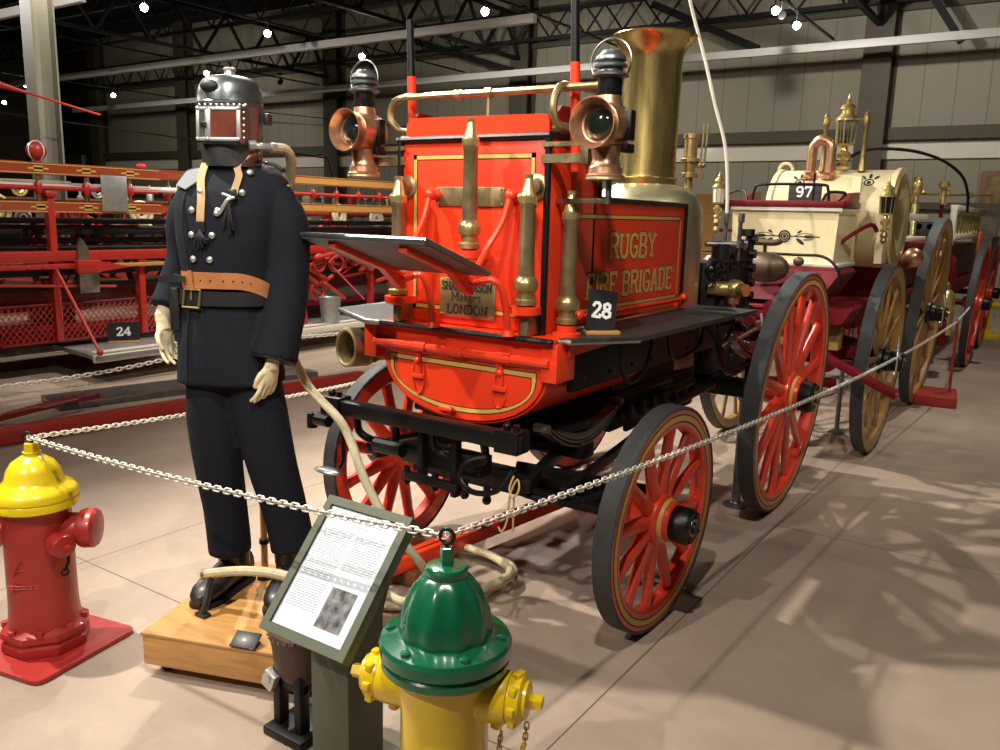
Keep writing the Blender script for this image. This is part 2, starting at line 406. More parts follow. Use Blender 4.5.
# side panels
for s, x in ((1,-1.54), (-1,-2.2)):
    poly = [(x,2.90,1.15),(x,3.80,1.16),(x,3.80,1.63),(x,2.93,1.635),(x,2.93,1.84),(x,2.90,1.84)]
    b = MB(); b.ext(poly, (-s*.025,0,0)); sp = P_(b, 'side_panel', 'red')
    xo = x+s*.001
    b = MB(); b.tube([(xo,2.935,1.845),(xo,2.935,1.645),(xo,2.95,1.635),(xo,3.815,1.63),(xo,3.815,1.16)], .011, 8); P_(b, 'panel_trim', 'black', sp)
    for nm, mm, g, d in (('pinstripe_edge','black_ink',.003,.0008), ('pinstripe','goldpaint',0,.0018)):
        b = MB()
        y0, y1, z0, z1, w = 2.76-g, 3.765+g, 1.205-g, 1.575+g, .013+2*g
        for (a, c, e, f) in ((y0,y1,z1-w,z1),(y0,y1,z0,z0+w),(y0,y0+w,z0,1.575 if 0 else z1),(y1-w,y1,z0,z1)):
            b.box(min(x,x+s*d), max(x,x+s*d), a, c, e, f)
        P_(b, nm, mm, sp)
    rdir = (0,s,0)
    for nm, mm, g, d in (('letter_outline','black_ink',.0035,.0008), ('gold_lettering','goldpaint',0,.0018)):
        b = MB(); y1 = 3.04 if s > 0 else 3.49; y2 = 2.86 if s > 0 else 3.71
        lettering(b, 'RUGBY', (x,y1,1.405), rdir, (0,0,1), .096, width=.455, wt=.17, depth=d, grow=g)
        lettering(b, 'FIRE BRIGADE', (x,y2,1.253), rdir, (0,0,1), .093, width=.835, wt=.17, depth=d, grow=g)
        P_(b, nm, mm, sp)
# red rod along foot of panel
b = MB(); b.tube([(-1.5,2.74,1.20),(-1.5,3.78,1.20)], .011, 8)
for y in (2.74,3.76): b.cyl((-1.53,y,1.16),(-1.5,y,1.21),.02,.016,10); b.sph((-1.5,y,1.205),.022,10,6)
P_(b, 'side_rod', 'red')
# ledge / apron
b = MB(); b.box(-2.24,-1.455,2.47,2.62,1.128,1.148,.004); P_(b, 'front_ledge', 'red')
b = MB(); b.tube([(-2.245,2.468,1.139),(-1.45,2.468,1.139)], .011, 8); P_(b, 'ledge_trim', 'black')
b = MB(); b.box(-2.3,-1.49,2.50,2.62,1.03,1.13,.004); P_(b, 'apron', 'red')
for x in (-2.31, -1.47):
    b = MB(); b.box(x-.035,x+.03,2.49,2.62,.99,1.128,.004); P_(b, 'apron_bracket', 'red')
b = MB(); b.tube([(-2.285,2.49,1.058),(-1.47,2.49,1.058)], .017, 10)
for x in (-2.05,-1.87,-1.66): b.cyl((x-.03,2.49,1.058),(x+.03,2.49,1.058),.021,None,10)
P_(b, 'hinge_rod', 'red')
# half-round tank door and tank behind
def dpoly(x0, x1, zt, zb, y, n=22, e=2.6):
    cx = (x0+x1)/2; a = (x1-x0)/2; h = zt-zb; out = [(x0,y,zt)]
    for k in range(1, n):
        t = PI+PI*k/n; c, s_ = cos(t), sin(t)
        out.append((cx+a*math.copysign(abs(c)**(2/e), c), y, zt-.03-(h-.03)*abs(s_)**(2/e)))
    return [(x0,y,zt),(x0,y,zt-.03)]+out[1:]+[(x1,y,zt-.03),(x1,y,zt)]
b = MB(); b.ext(dpoly(-2.262,-1.49,1.045,.785,2.52,e=2.1), (0,.85,0)); tank = P_(b, 'half_round_tank', 'red')
b = MB(); b.ext(dpoly(-2.25,-1.502,1.042,.797,2.508,e=2.1), (0,.012,0)); door = P_(b, 'tank_door', 'red', tank)
def dband(x0, x1, zt, zb, y, w, d, n=22):
    o = dpoly(x0, x1, zt, zb, y, n, 2.1); i = dpoly(x0+w, x1-w, zt-w, zb+w, y, n, 2.1); mb = MB()
    for k in range(len(o)):
        j = (k+1) % len(o); mb.ext([o[k], o[j], i[j], i[k]], (0,-d,0))
    return mb
P_(dband(-2.222,-1.53,1.018,.822,2.5078,.024,.0008), 'band_edge', 'black_ink', door)
P_(dband(-2.218,-1.534,1.014,.826,2.5072,.016,.0012), 'gold_band', 'goldpaint', door)
for x in (-2.07,-1.685):
    b = MB(); b.box(x-.014,x+.014,2.497,2.508,.935,1.06,.003); b.box(x-.03,x+.03,2.492,2.508,.93,.948,.003); b.sph((x,2.5,1.0),.016,10,6)
    b.tube(smoothpath([(x-.022,2.504,.99),(x-.03,2.504,.93),(x-.015,2.504,.875),(x+.005,2.504,.868),(x+.024,2.504,.90),(x+.028,2.504,.95),(x+.02,2.504,.99)],4), .0035, 6)
    P_(b, 'hinge_strap', 'red', door)
b = MB(); b.box(-1.965,-1.89,2.495,2.508,.818,.832,.003); b.sph((-1.9,2.49,.83),.014,10,6); P_(b, 'latch', 'red', door)
# right / left foot boards
for s in (1,-1):
    X = lambda x: XC+s*x
    poly = [(X(.33),2.62,1.128),(X(.40),2.53,1.128),(X(.46),2.53,1.128),(X(.61),2.76,1.128),(X(.63),4.05,1.128),(X(.33),4.05,1.128)]
    if s < 0: poly = [(-2.2,2.62,1.128),(-2.235,2.47,1.128),(-2.30,2.46,1.128),(-2.65,2.67,1.128),(-2.67,4.05,1.128),(-2.2,4.05,1.128)]
    b = MB(); b.ext(poly, (0,0,.018)); fb = P_(b, 'foot_board', 'blackboard')
    b = MB(); b.tube([(X(.40),2.525,1.137),(X(.46),2.525,1.137),(X(.615),2.755,1.137)] if s > 0 else [(-2.235,2.465,1.137),(-2.30,2.455,1.137),(-2.655,2.665,1.137),(-2.675,3.0,1.137)], .011, 8); P_(b, 'edge_strip', 'steel', fb)
    b = MB(); b.ext([(X(.39),2.56,1.127),(X(.43),2.56,1.06),(X(.43),3.1,1.09),(X(.39),3.6,1.127)] if 0 else [(X(.42),2.56,1.127),(X(.42),2.56,1.08),(X(.42),3.2,1.10),(X(.42),3.5,1.127)], (s*.02,0,0)); P_(b, 'foot_board_bearer', 'red', fb)
    for y0, y1, d in ((2.78,3.06,.17),(3.22,3.62,.14),(3.8,4.02,.13)):
        x = X(.53)
        b = MB(); b.tube(smoothpath([(x,y0,1.13),(x,y0+.015,1.13-d*.6),(x,y0+.07,1.13-d),(x,(y0+y1)/2,1.13-d*1.03),(x,y1-.06,1.13-d*.85),(x,y1-.01,1.13-d*.45),(x,y1,1.13)],5), .008, 8); P_(b, 'step_loop', 'black', fb)
# driver's tilted foot board on curved brackets
x0, x1 = -2.165, -1.63
A, B = V((0,2.0,1.485)), V((0,2.34,1.372)); n = V((0,B.z-A.z, -(B.y-A.y))).normalized()*.012
b = MB(); b.ext([(x0,A.y,A.z),(x1,A.y,A.z),(x1,B.y,B.z),(x0,B.y,B.z)], n); dk = P_(b, 'driver_foot_board', 'grey_deck')
b = MB(); b.tube([(x0,B.y,B.z),(x0,A.y,A.z),(x1,A.y,A.z),(x1,B.y,B.z)], .0095, 8); P_(b, 'edge_strip', 'steel_dark', dk)
for x in (-2.05,-1.74):
    b = MB(); p, q = A.lerp(B,.08)+n*1.6, A.lerp(B,1.05)+n*1.6
    b.bar((x,p.y,p.z),(x,q.y,q.z), .036, .022, b=.003); b.ext([(x-.016,q.y-.1,q.z+.03),(x-.016,q.y+.03,q.z),(x-.016,q.y+.03,q.z-.06),(x-.016,q.y,q.z-.05)], (.032,0,0)); P_(b, 'batten', 'red', dk)
for xa, xb in ((-2.05,-1.955),(-1.74,-1.62)):
    b = MB(); b.tube(smoothpath([(xa,2.36,1.325),(xa+.03,2.38,1.332),((xa+xb)/2+.02,2.40,1.345),(xb-.012,2.42,1.315),(xb,2.43,1.25),(xb,2.45,1.15)],5), .0125, 8); b.cyl((xb,2.45,1.148),(xb,2.45,1.168),.026,.02,12); P_(b, 'bracket', 'red', dk)
for xs, xe in ((-2.02,-2.05),(-1.66,-1.68)):
    b = MB(); b.cyl((xs,2.55,1.635),(xs,2.515,1.635),.024,.02,12); b.sph((xs,2.505,1.635),.022,10,6)
    b.tube(smoothpath([(xs,2.5,1.63),(xs-.005 if xs<-1.8 else xs-.01,2.47,1.54),(xs+(-.012 if xs<-1.8 else -.03),2.41,1.45),(xe,2.33,1.375)],5), .011, 8); P_(b, 'stay_rod', 'red', dk)
# brass hand rails
b = MB(); b.tube(smoothpath([(-2.2,2.60,1.872),(-2.255,2.60,1.882),(-2.3,2.60,1.93),(-2.285,2.60,1.985),(-2.23,2.60,2.003),(-2.15,2.60,2.003),(-1.87,2.60,2.0),(-1.6,2.61,2.0),(-1.36,2.62,2.002)],6), .0135, 10)
b.cyl((-1.83,2.6,2.0),(-1.83,2.6,1.9),.008,None,8); b.cyl((-1.845,2.60,2.0),(-1.815,2.60,2.0),.018,None,10); b.cyl((-1.98,2.60,2.0),(-1.95,2.60,2.0),.018,None,10)
P_(b, 'seat_rail', 'brass_dull')
b = MB(); b.tube(smoothpath([(-1.49,2.6,1.865),(-1.515,2.56,1.878),(-1.52,2.54,1.93),(-1.52,2.565,1.985),(-1.52,2.63,2.012),(-1.52,2.9,2.02)],6), .0135, 10); b.cyl((-1.52,2.9,2.02),(-1.52,2.9,1.84),.008,None,8); b.cyl((-1.5,2.6,1.865),(-1.55,2.6,1.865),.02,None,10); P_(b, 'seat_rail', 'brass_dull')
b = MB(); b.box(-1.56,-1.40,2.535,2.56,1.80,1.815); b.box(-1.56,-1.4,2.535,2.56,1.745,1.775); b.box(-1.40,-1.37,2.52,2.57,1.74,1.82); P_(b, 'lamp_bracket', 'brass_dull')
b = MB(); b.box(-2.36,-2.18,2.535,2.56,1.80,1.815); b.box(-2.36,-2.18,2.535,2.56,1.745,1.775); b.box(-2.375,-2.345,2.52,2.57,1.74,1.82); P_(b, 'lamp_bracket', 'brass_dull')
# two upright poles
for x, zt in ((-2.235,2.30),(-1.50,2.52)):
    d = V((-.045,0,1)).normalized(); p = V((x+.006,2.66,1.72)); h = V((x,2.66,0))
    q = p+d*.37; t = p+d*(zt-1.72)/d.z
    b = MB(); b.cyl(p, q, .0175, None, 12); pl = P_(b, 'pole', 'red')
    b = MB(); b.cyl(q-d*.002, t, .0155, .0145, 12); P_(b, 'pole_top', 'black', pl, label='black upper length of the pole')
# boiler, chimney
BX, BY = XC-.04, 4.17
b = MB(); b.lathe((BX,BY,0), (0,0,1), [(.30,.78),(.302,.8),(.302,1.56),(.298,1.61),(.282,1.655),(.25,1.695),(.20,1.725),(.165,1.738),(.15,1.742)], 40)
boil = P_(b, 'boiler', 'nickel', label='nickel coloured boiler with rounded shoulder')
b = MB(); b.lathe((BX,BY,0), (0,0,1), [(.31,.6),(.31,.8),(.302,.8)], 32); P_(b, 'fire_box', 'black_iron', boil)
ca = V((cos(-.75), sin(-.75), 0))
b = MB(); b.torus(V((BX,BY,1.5))+ca*.302, ca, .085, .006, 28, 6); b.lathe(V((BX,BY,1.5))+ca*.296, ca, [(.08,0),(.08,.006),(.05,.009),(.02,.010)], 24); P_(b, 'badge', 'brass_dull', boil)
b = MB()
for z in (.84,): b.lathe((BX,BY,z), (0,0,1), [(.302,-.012),(.306,-.01),(.306,.01),(.302,.012)], 40)
P_(b, 'boiler_band', 'brass_dull', boil)
b = MB(); b.lathe((BX,BY,0), (0,0,1), [(.153,1.735),(.157,1.74),(.157,1.77),(.145,1.776),(.143,1.79),(.146,2.1),(.149,2.36),(.155,2.385),(.17,2.412),(.192,2.44),(.212,2.462),(.216,2.472),(.212,2.478),(.196,2.462),(.165,2.43),(.14,2.39),(.135,1.84)], 48)
chim = P_(b, 'chimney', 'brass_chim')
# whistle and safety valve
b = MB(); w = V((-1.755,4.36,1.73)); b.lathe(w, (0,0,1), [(.02,0),(.02,.05),(.045,.055),(.045,.075),(.03,.08),(.034,.11),(.034,.13),(.05,.135),(.05,.15),(.036,.155),(.036,.25),(.042,.255),(.042,.275),(.02,.28)], 18)
P_(b, 'safety_valve', 'brass')
for dx in (.045,.066):
    b = MB(); b.cyl(w+V((dx,.02,.04)), w+V((dx+.012,.03,.33)), .006, None, 8); b.sph(w+V((dx,.02,.12)),.016,10,6); P_(b, 'valve_rod', 'brass_dull')
b = MB(); b.cyl((-1.9,4.38,1.75),(-1.9,4.38,1.9),.018,None,10); b.lathe((-1.9,4.38,1.9),(0,0,1),[(.018,0),(.035,.02),(.035,.09),(.0,.13)],14); P_(b, 'whistle', 'brass')
# pump & engine block behind the boiler
b = MB()
b.box(-2.1,-1.6,4.45,4.78,.72,1.34,.02); b.box(-2.06,-1.56,4.5,4.92,1.0,1.3,.015)
for y, z in ((4.50,1.32),(4.66,1.32),(4.82,1.32)): b.cyl((-1.6,y,z-.02),(-1.6,y,z+.12),.05,None,14); b.cyl((-1.6,y,z+.02),(-1.6,y,z+.04),.064,None,14)
pump = P_(b, 'pump_block', 'black_iron')
b = MB(); b.cyl((-1.555,4.86,.86),(-1.555,4.86,1.52),.02,None,10)
for k in range(8): b.cyl((-1.58,4.86,.9+k*.08),(-1.52,4.86,.9+k*.08),.026,None,10)
b.bar((-1.56,4.86,1.5),(-1.56,4.74,1.5),.03,.04); b.bar((-1.56,4.7,1.05),(-1.56,5.02,.82),.025,.035); P_(b, 'valve_column', 'black')
for dx, dy in ((0,0),(-.09,.03)):
    b = MB(); b.cyl((-1.52+dx,4.55+dy,1.35),(-1.52+dx,4.55+dy,1.6),.012,None,8); b.cyl((-1.52+dx,4.55+dy,1.42),(-1.52+dx,4.55+dy,1.45),.03,None,12); b.rbox((-1.52+dx,4.56+dy,1.58),(.02,.05,.05)); P_(b, 'valve_spindle', 'steel')
b = MB(); b.cyl((-1.66,4.42,1.44),(-1.50,4.56,1.44),.016,None,10); b.cyl((-1.505,4.555,1.44),(-1.49,4.57,1.44),.03,None,12); P_(b, 'steam_pipe', 'steel')
b = MB(); b.torus((-1.575,4.36,1.305),(.8,-.6,0),.05,.012,22,6); b.cyl((-1.62,4.4,1.305),(-1.55,4.34,1.305),.016,None,10)
for a in range(3): u = V((.6,.8,0))*cos(a*PI/3)+V((0,0,1))*sin(a*PI/3); b.cyl(V((-1.575,4.36,1.305))-u*.05, V((-1.575,4.36,1.305))+u*.05,.006,None,6)
P_(b, 'hand_wheel', 'black')
b = MB(); b.cyl((-1.64,4.44,1.2),(-1.5,4.5,1.2),.04,None,14); b.sph((-1.51,4.5,1.2),(.06,.06,.055)); b.cyl((-1.51,4.5,1.12),(-1.51,4.5,1.2),.03,None,12); b.cyl((-1.48,4.48,1.2),(-1.43,4.46,1.2),.034,None,14); P_(b, 'brass_cock', 'brass')
b = MB(); b.tube(smoothpath([(-1.52,4.5,1.12),(-1.46,4.6,1.0),(-1.44,4.8,.98),(-1.5,5.0,1.02)],5), .012, 8); b.cyl((-1.44,4.62,.99),(-1.44,4.7,.99),.035,None,12); b.tube([(-1.4,4.05,.94),(-1.42,4.95,1.0)],.011,8); P_(b, 'drain_pipe', 'steel')
for y, z, r in ((5.0,1.06,.05),(4.75,.92,.035),(4.6,1.02,.03)):
    b = MB(); b.cyl((-1.45,y,z),(-1.45,y+.05,z),r,None,14); b.cyl((-1.6,y+.025,z),(-1.45,y+.025,z),.016,None,8); P_(b, 'pump_union', 'maroon')
b = MB(); b.cyl((-1.95,4.78,.95),(-1.95,5.2,.95),.085,None,18); b.cyl((-1.7,4.78,.95),(-1.7,5.2,.95),.085,None,18); b.cyl((-1.95,5.2,.95),(-1.95,5.23,.95),.1,None,18); b.cyl((-1.7,5.2,.95),(-1.7,5.23,.95),.1,None,18); b.box(-2.1,-1.58,4.8,5.1,.66,.8,.01); P_(b, 'pump_barrel', 'black_iron')
b = MB(); b.sph((-1.83,4.98,1.2),(.08,.08,.16)); b.cyl((-1.83,4.98,1.0),(-1.83,4.98,1.06),.05,None,12); P_(b, 'air_vessel', 'copper')
# suction inlet at front left
b = MB(); b.lathe((-2.46,2.60,1.0), (-.25,-.95,.05), [(.05,-.2),(.06,-.18),(.062,-.06),(.07,-.055),(.07,-.03),(.082,-.02),(.084,.08),(.074,.085),(.066,.08),(.062,0),(.062,-.05)], 26)
for a in (0,1,2,3): 
    u = V((0,0,1))*cos(a*PI/2+.5)+V((.95,-.25,0))*sin(a*PI/2+.5); b.rbox(V((-2.455,2.6,1.0))+u*.086,(.025,.025,.025),None,.004)
inl = P_(b, 'suction_inlet', 'brass_dull')
b = MB(); b.tube(smoothpath([(-2.40,2.80,.985),(-2.35,2.95,.97),(-2.2,3.1,.93),(-2.1,3.3,.9)],5), .055, 14); P_(b, 'suction_pipe', 'black_iron', inl)
for x in (-2.165,-1.575):
    b = MB(); b.lathe((x,FY,1.665),(0,-1,0),[(.042,0),(.044,.008),(.03,.014),(.028,.04),(.012,.045)],20); P_(b, 'brass_boss', 'brass_dull')

# chassis
for s in (1,-1):
    x = XC+s*.26
    b = MB(); b.box(x-.03,x+.03,2.62,5.05,.88,.99,.004); P_(b, 'chassis_rail', 'black_iron')
    x = XC+s*.39   # black box side behind tank with bolt heads
    b = MB(); b.box(x-.015,x+.015,2.66,3.9,.93,1.12,.003)
    for k in range(6): b.sph((x+s*.015,2.75+k*.2,1.08),.01,8,5); b.sph((x+s*.015,2.75+k*.2,.97),.01,8,5)
    P_(b, 'chassis_side', 'black_iron')
b = MB(); b.box(-2.12,-1.62,3.3,4.0,.62,.9,.01)
for k in range(5): b.cyl((-1.62,3.35+k*.13,.7),(-1.58,3.35+k*.13,.7),.03,None,10)
b.cyl((-1.63,3.3,.78),(-1.63,3.95,.78),.03,None,10); P_(b, 'ash_pan', 'black_iron')
b = MB(); b.tube([(-1.55,3.3,.73),(-1.53,4.0,.76)],.02,8); b.tube([(-1.5,3.2,.68),(-1.48,4.2,.72)],.014,8)
for k in range(7): b.cyl((-1.53,3.3+k*.12,.70),(-1.53,3.3+k*.12,.77),.018,None,8)
P_(b, 'brake_rod', 'black')
b = MB(); b.tube(smoothpath([(-1.45,3.95,1.06),(-1.42,4.02,.98),(-1.4,4.1,.84),(-1.39,4.2,.80),(-1.38,4.4,.82)],5), .017, 8); P_(b, 'brake_lever', 'black')
def leaf(x, yc, zc, L, h, n, name):
    mb = MB()
    for k in range(n):
        l = L*(1-.13*k); pts = []
        for j in range(11):
            t = -1+2*j/10; pts.append((t*l/2, zc-h*(1-t*t)*(l/L)**2-k*.011+ (h*(1-(l/L)**2))*0))
        top = [(x-.025, yc+a, z) for a, z in pts]; bot = [(x-.025, yc+a, z-.009) for a, z in reversed(pts)]
        mb.ext(top+bot, (.05,0,0))
    mb.box(x-.034,x+.034,yc-.04,yc+.04,zc-h-n*.011-.012,zc-h+.012,.003)
    for e in (-1,1): mb.cyl((x-.03,yc+e*L/2,zc),(x+.03,yc+e*L/2,zc),.018,None,10)
    return P_(mb, name, 'steel_dark' if x > XC else 'black_iron')
leaf(-1.38,4.55,.99,.86,.15,6,'leaf_spring'); leaf(-2.36,4.55,.99,.86,.15,6,'leaf_spring')
leaf(-1.58,2.95,.78,.62,.12,5,'leaf_spring'); leaf(-2.16,2.95,.78,.62,.12,5,'leaf_spring')
b = MB(); b.cyl((-2.5,4.575,.65),(-1.24,4.575,.65),.032,None,14); b.box(-2.42,-1.32,4.53,4.62,.6,.7,.01); b.box(-1.42,-1.34,4.5,4.66,.62,.84,.01); b.box(-2.4,-2.32,4.5,4.66,.62,.84,.01); P_(b, 'rear_axle', 'black')
b = MB(); b.cyl((-2.5,2.93,.45),(-1.26,2.88,.45),.028,None,14); b.box(-2.4,-1.34,2.86,2.94,.4,.5,.01); P_(b, 'front_axle', 'black')
b = MB(); b.lathe((XC,2.95,.66),(0,0,1),[(.26,0),(.3,.0),(.3,.03),(.26,.03)],36); b.lathe((XC,2.95,.72),(0,0,1),[(.25,0),(.31,.0),(.31,.03),(.25,.03)],36); b.box(-2.2,-1.54,2.9,3.0,.6,.66,.008); b.box(-2.0,-1.74,2.7,3.2,.69,.76,.008); P_(b, 'turntable', 'black_iron')
for s in (1,-1):
    b = MB(); b.bar((XC+s*.1,3.3,.62),(XC+s*.36,2.42,.62),.04,.05,b=.006); b.bar((XC+s*.3,3.6,.60),(XC+s*.47,2.5,.60),.03,.04,b=.006); P_(b, 'futchell', 'black')
b = MB(); b.box(-1.72,-1.3,2.66,2.82,.5,.54,.005); b.bar((-1.6,2.5,.66),(-1.25,2.95,.52),.03,.04,b=.005); b.tube(smoothpath([(-1.62,2.45,.6),(-1.5,2.5,.56),(-1.36,2.62,.55),(-1.3,2.8,.58)],4),.014,8); P_(b, 'side_futchell_iron', 'black')
# splinter bar
sb = MB(); sb.box(-2.47,-1.5,2.37,2.43,.755,.815,.006); sbo = P_(sb, 'splinter_bar', 'black')
for x in (-2.42,-1.56):
    b = MB(); b.box(x-.05,x+.05,2.36,2.44,.745,.826,.004); b.sph((x-.02,2.4,.835),.016,10,6); b.cyl((x+.02,2.4,.82),(x+.02,2.4,.846),.012,None,8); P_(b, 'end_iron', 'black', sbo)
b = MB(); b.box(-2.50,-2.40,2.34,2.37,.72,.755,.004); b.cyl((-2.505,2.35,.69),(-2.505,2.35,.75),.022,None,10); b.cyl((-2.46,2.33,.735),(-2.39,2.33,.735),.024,None,10); b.tube([(-2.38,2.4,.75),(-2.38,2.4,.56),(-2.385,2.38,.53)],.009,8); P_(b, 'trace_hook', 'black', sbo)
b = MB(); b.sph((-2.43,2.36,.515),(.075,.035,.012)); P_(b, 'step_plate', 'steel_dark', sbo, label='small grey oval step plate')
for xa, xb in ((-2.32,-2.13),(-1.93,-1.70)):
    b = MB(); b.tube(smoothpath([(xa,2.42,.76),(xa,2.43,.69),(xa+.05,2.45,.655),(xb-.05,2.45,.655),(xb,2.44,.69),(xb,2.43,.75)],5), .016, 8); P_(b, 'pole_strap', 'black', sbo)
b = MB(); b.box(-2.1,-1.72,2.44,2.52,.60,.68,.006); b.box(-1.99,-1.965,2.40,2.44,.54,.76,.004); b.box(-1.83,-1.805,2.40,2.44,.52,.76,.004); b.box(-2.02,-1.77,2.36,2.4,.56,.585,.003)
for x in (-2.04,-1.9,-1.76,-1.66): b.cyl((x,2.4,.6),(x,2.4,.55),.014,None,8); b.sph((x,2.4,.545),.018,8,5)
b.tube(smoothpath([(-1.68,2.42,.7),(-1.74,2.38,.68),(-1.76,2.37,.62),(-1.7,2.36,.58),(-1.6,2.37,.6),(-1.55,2.4,.68)],5), .011, 8); b.cyl((-2.2,2.4,.66),(-2.06,2.4,.66),.03,None,10); P_(b, 'pole_socket', 'black')
b = MB(); b.tube(smoothpath([(-1.545,2.40,.66),(-1.55,2.38,.62),(-1.53,2.37,.59),(-1.51,2.38,.62),(-1.53,2.4,.65),(-1.545,2.38,.60),(-1.55,2.37,.5),(-1.565,2.36,.46),(-1.58,2.36,.475)],4), .0038, 6); b.tube([(-1.53,2.38,.6),(-1.53,2.38,.46)],.0035,6); P_(b, 'cord', 'tan')

# wheels
def wheel(name, parent, c, r, band, tw, nsp, s, k, mats, hubr, hubl, rot=0., yaw=0., spoke=.034, line=True, cap='black', hubm=None):
    tire, rim, spk, hubc = mats
    a = V((s,0,-k)).normalized(); v = V((s*k,0,1)).normalized(); u = v.cross(a)
    T = M.Translation(c) @ M.Rotation(yaw,4,'Z') @ M((a, u, v)).transposed().to_4x4()   # local x outward, z up
    ri = r-band; O = (0,0,0); X = (1,0,0)
    rb = MB(T); rb.lathe(O, X, [(ri,-.012),(ri,-tw+.012),(r-.02,-tw+.004),(r-.012,-.004),(ri+.006,-.002)], 64, closed=False)
    # ring as closed tube profile
    rb.bm.clear(); pr = [(ri,-.01),(ri,-tw+.01),(ri+.008,-tw+.003),(r-.014,-tw+.003),(r-.014,-.002),(ri+.01,-.002)]
    x, y, z = fr(X); rings = [[V(z)*h+(x*cos(2*PI*q/64)+y*sin(2*PI*q/64))*rad for q in range(64)] for rad, h in pr]
    rb.loft(rings, False, True); w = rb.build(name, rim, parent)
    tb = MB(T); pr = [(r-.014,-.001),(r-.006,.003),(r,-.004),(r,-tw+.002),(r-.006,-tw-.002),(r-.014,-tw+.001)]
    rings = [[V(z)*h+(x*cos(2*PI*q/64)+y*sin(2*PI*q/64))*rad for q in range(64)] for rad, h in pr]
    tb.loft(rings, False, True); tb.build('tyre', tire, w)
    if line:
        for nm, mm, r0, r1, d in (('rim_line_edge','black_ink',.30,.66,.0008),('rim_line','goldpaint',.36,.60,.0016)):
            lb = MB(T); pr = [(ri+band*r0,-.003),(ri+band*r0,-.002+d),(ri+band*r1,-.002+d),(ri+band*r1,-.003)]
            lb.loft([[V(z)*h+(x*cos(2*PI*q/64)+y*sin(2*PI*q/64))*rad for q in range(64)] for rad, h in pr], False, True); lb.build(nm, mm, w)
    hx = -tw*.5
    for i in range(nsp):
        an = rot+2*PI*i/nsp; d = V((0,sin(an),cos(an))); t = V((0,cos(an),-sin(an))); xx = V((1,0,0))
        sb_ = MB(T); rr = []
        for f, wd, th in ((hubr*.8,.5,.62),(hubr*1.15,.55,.62),(hubr+.06,.5,.55),(ri*.6,.46,.5),(ri*.85,.42,.46),(ri+.004,.5,.5)):
            cc = d*f+V((hx-.012+.012*(f/ri),0,0)); rr.append([cc+t*cos(2*PI*q/10)*spoke*wd*1.25+xx*sin(2*PI*q/10)*spoke*th*.8 for q in range(10)])
        sb_.loft(rr); sb_.build('spoke', spk, w)
    hb = MB(T); hb.lathe(O, X, [(hubr*.62,-tw-.09),(hubr*.8,-tw-.07),(hubr*.95,-tw),(hubr*1.28,-tw*.85),(hubr*1.34,-tw*.5),(hubr*1.28,-.012),(hubr*1.02,.0),(hubr*.98,.03),(hubr*.9,.035)], 28); hb.build('hub', hubm or spk, w)
    if line:
        hb = MB(T); hb.lathe(O, X, [(hubr*1.05,-.004),(hubr*1.12,.0),(hubr*1.06,.012),(hubr*1.0,.014)], 28); hb.build('hub_ring', 'goldpaint', w)
    cb = MB(T); cb.lathe(O, X, [(hubr*.86,.02),(hubr*.9,.03),(hubr*.9,hubl*.8),(hubr*.8,hubl*.9),(hubr*.55,hubl*.9),(hubr*.55,hubl*.82),(hubr*.3,hubl*.82),(hubr*.28,hubl)], 24)
    for q in range(4):
        an = q*PI/2+.5; cb.cyl((hubl*.8,sin(an)*hubr*.68,cos(an)*hubr*.68),(hubl*.97,sin(an)*hubr*.68,cos(an)*hubr*.68),hubr*.09,None,8)
    co = cb.build('hub_cap', hubc, w)
    cb = MB(T); cb.lathe(O, X, [(hubr*.5,hubl*.8),(hubr*.46,hubl*.93),(hubr*.3,hubl*.93),(hubr*.3,hubl*.85)], 18); cb.build('cap_ring', 'brass_dull', w)
    return w
RW = ('rubber','red_wheel','red_wheel','black')
def cen(x0, y, r, k, s): return (x0+s*k*r, y, r*cos(math.atan(k)))
wheel('front_wheel', E, cen(-1.174,2.88,.441,.035,1), .441, .086, .072, 12, 1, .035, RW, .078, .12, .1, -.034, .052)
wheel('front_wheel', E, cen(-2.566,2.93,.441,.035,-1), .441, .086, .072, 12, -1, .035, RW, .078, .12, .2, -.034, .052)
wheel('rear_wheel', E, cen(-1.2,4.575,.654,.06,1), .654, .094, .078, 14, 1, .06, RW, .092, .12, .05, 0, .056)
wheel('rear_wheel', E, cen(-2.54,4.575,.654,.06,-1), .654, .094, .078, 14, -1, .06, RW, .092, .12, .15, 0, .056)

# ------------------------------------------------------------------ loose fittings carried by the engine
def branch(loc, L, label, tip=True, lug=False):
    S = M.Diagonal((.83,.83,1,1))
    t = thing('branch_pipe', label, 'branch pipe', loc, 0, 'brass branch pipes standing on the red engine')
    b = MB(S); b.lathe((0,0,0),(0,0,1),[(.03,.0),(.046,.006),(.047,.022),(.038,.028),(.037,.05),(.05,.058),(.052,.082),(.046,.094),(.034,.104)],22); b.build('coupling','brass',t,local=True)
    z1 = L-.11
    b = MB(S); b.lathe((0,0,0),(0,0,1),[(.033,.1),(.034,.11),(.031,z1-.004),(.034,z1),(.034,z1+.012),(.029,z1+.016)],20); b.build('barrel','brass_dull',t,local=True)
    b = MB(S); b.lathe((0,0,0),(0,0,1),[(.036,z1+.012),(.038,z1+.02),(.038,z1+.036),(.031,z1+.042),(.022,z1+.075),(.016,z1+.094),(.019,z1+.098),(.019,L),(.012,L)],20)
    b.build('nozzle_tip','brass_bright' if tip else 'brass',t,local=True)
    if lug: b = MB(S); b.cyl((-.045,0,z1+.03),(.02,0,z1+.045),.015,.02,10); b.build('cock_handle','brass_dull',t,local=True)
    return t
branch((-1.805,2.462,1.44), .457, 'longest brass branch pipe, upright before the blank brass plate')
branch((-1.568,2.475,1.255), .45, 'brass branch pipe at the right end of the red front panel, under a boss', lug=True)
